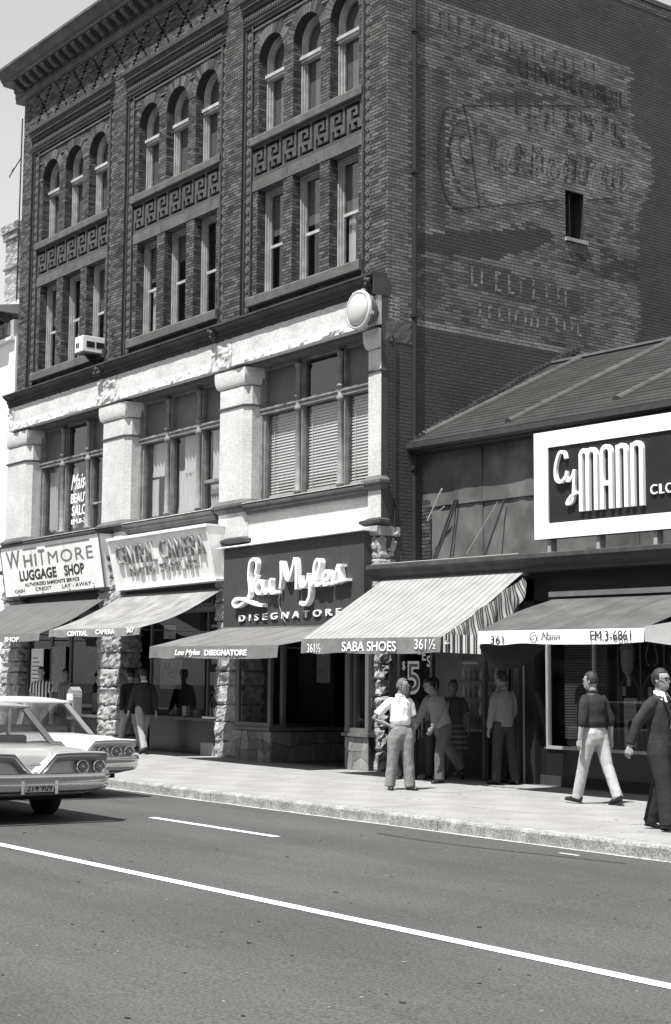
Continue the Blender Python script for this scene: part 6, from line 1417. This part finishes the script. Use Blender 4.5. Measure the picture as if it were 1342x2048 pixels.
cloth = lambda n, g, **kw: mat(n, g, .95, .14, 9, 1.0, 9, spec=.1, stretch=(1.3, 1.3, .45), **kw)
TW = cloth('white_shirt_cloth', .72); TG = cloth('grey_trouser_cloth', .22); TK = cloth('dark_shirt_cloth', .035); TL_ = cloth('light_trouser_cloth', .40); SU = cloth('suit_cloth', .04); SU2 = cloth('suit_trouser_cloth', .032); JG = cloth('grey_jacket_cloth', .22); TD = cloth('dark_trouser_cloth', .05); TM = cloth('mid_trouser_cloth', .11)
person('man in white short-sleeved shirt standing with hand on hip on the open pavement', (4.0, -2.88), (.98, -.30), 1.63,
       dict(legL=(2, 2, 4, 0), legR=(-4, 3, 4, 0), armR=((.43, -.09, .20), (.205, .03, .09)), handR=(-.8, .4, -.3), thumbR=(0, -.3, 1), armL=(-8, 14, 6), head=(38, 12), lean=-3, curl=.6, toe=14),
       dict(top=TW, trousers=TG, short=True, belt=True, hair=M_hairg, bald=True, baggy=1.22, collar=TW, skin=M_skd, loose=.008))
person('man in dark long-sleeved shirt and light trousers walking away along the pavement', (7.30, -2.16), (-1.0, .02), 1.77,
       dict(legL=(17, 3, 2, 6), legR=(-15, 8, 2, -14), armL=(-6, 14, 14), armR=(-10, 18, 14), head=(22, 2), lean=3, curl=.55),
       dict(top=TK, trousers=TL_, cuff=.35, hair=M_hair, collar=TK, loose=.012, sock=TW, baggy=.98))
person('man in dark suit, tie and glasses cut by the right edge', (10.36, -4.30), (.93, .25), 1.78,
       dict(legL=(-10, 6, 3, -8), legR=(12, 6, 3, 0), armL=(8, 12, 10), armR=(-30, 18, 12), head=(-6, 0), curl=.6),
       dict(top=SU, trousers=SU2, hem=-.16, hair=M_hair, glasses=True, collar=TW, shirtfront=True, topname='jacket', loose=.014, baggy=1.15))
person('man in grey long-sleeved shirt leaning forward mid-stride out of the shoe shop', (2.92, -1.12), (.08, -1.0), 1.74,
       dict(legL=(24, 20, 3, 0), legR=(-36, 8, 3, -28), armL=(30, 12, 6), armR=(22, 10, 14), lean=20, head=(-20, 6), curl=.6),
       dict(top=JG, trousers=TM, hair=M_hair, hem=.02, loose=.012, collar=JG, baggy=1.1, skin=M_skd))
person('person in dark striped shirt just behind the leaning man', (2.35, -.78), (.5, -.85), 1.66, dict(head=(-15, 8), legL=(6, 4, 4, 0), legR=(-6, 4, 4, 0)),
       dict(top=stripemat('dark_stripe_cloth', .04, .40, .055, 0, .72), trousers=TD, hair=M_hair, hairlong=.6, skin=M_skd), hq=False)
person('dark-haired person in black standing behind the white-shirted man', (2.0, -1.1), (.7, -.7), 1.60, dict(head=(20, 5)), dict(top=TD, trousers=SU2, hair=M_hair, skin=M_skd), hq=False)
person('woman in a dark dress facing the street in the shoe shop shade', (2.25, -.30), (.75, -.66), 1.62, dict(armL=(4, 16, 20), armR=(4, 16, 25), hem=-.46, head=(0, 4)),
       dict(top=cloth('dress_cloth', .10), trousers=stripemat('dress_stripes', .09, .22, .09, 2, .6), skirt=True, short=True, hair=M_hair, hairlong=.7, skin=M_skd), hq=False)
person('man in light grey jacket seen from behind at the shoe shop', (3.72, -.52), (-1.0, .12), 1.77, dict(legL=(3, 3, 3, 0), legR=(-4, 3, 4, 0), armL=(0, 12, 10), armR=(8, 14, 40), head=(28, 6)),
       dict(top=JG, trousers=TD, hair=M_hair, hem=-.03, loose=.004, topname='jacket', collar=JG, skin=M_skd), hq=False)
person('person in black beside the light grey jacket in the shoe shop', (3.30, -.20), (.4, .8), 1.70, dict(head=(30, 5)), dict(top=TD, trousers=SU2, hair=M_hair, skin=M_skd), hq=False)
person('bareheaded man in dark jacket walking away under the photo shop awning', (-6.85, -.98), (-1, .05), 1.77, dict(legL=(-18, 8, 3, -18), legR=(20, 6, 3, 6), armL=(14, 12, 10), armR=(-14, 12, 12), head=(0, 2)),
       dict(top=SU, trousers=cloth('tan_trouser_cloth', .30), hem=-.12, hair=M_hair, topname='jacket', collar=TW, loose=.014), hq=False)
person('man in dark jacket and hat walking away beside the rough stone pier', (-8.15, -.55), (-1, .1), 1.74, dict(legL=(18, 6, 3, 4), legR=(-16, 8, 3, -14), armL=(-12, 12, 10), armR=(12, 12, 12)),
       dict(top=SU2, trousers=cloth('tan_trouser_cloth', .30), hem=-.12, hair=M_hair, topname='jacket', hat=cloth('hat_felt', .03), loose=.014), hq=False)
person('man in boldly striped shirt by the luggage shop, behind the cars', (-11.55, -1.0), (.75, -.66), 1.76, dict(armL=(10, 16, 25), armR=(4, 14, 15), head=(-10, 2)),
       dict(top=stripemat('bold_stripe_cloth', .75, .05, .075, 0, .45), trousers=TD, hair=M_hair, short=True, loose=.01), hq=False)
person('second man in dim striped shirt half hidden behind the bold striped shirt', (-11.6, -.35), (.2, -.9), 1.72, dict(head=(20, 5)),
       dict(top=stripemat('dim_stripe_cloth', .12, .32, .06, 0, .6), trousers=TD, hair=M_hair), hq=False)
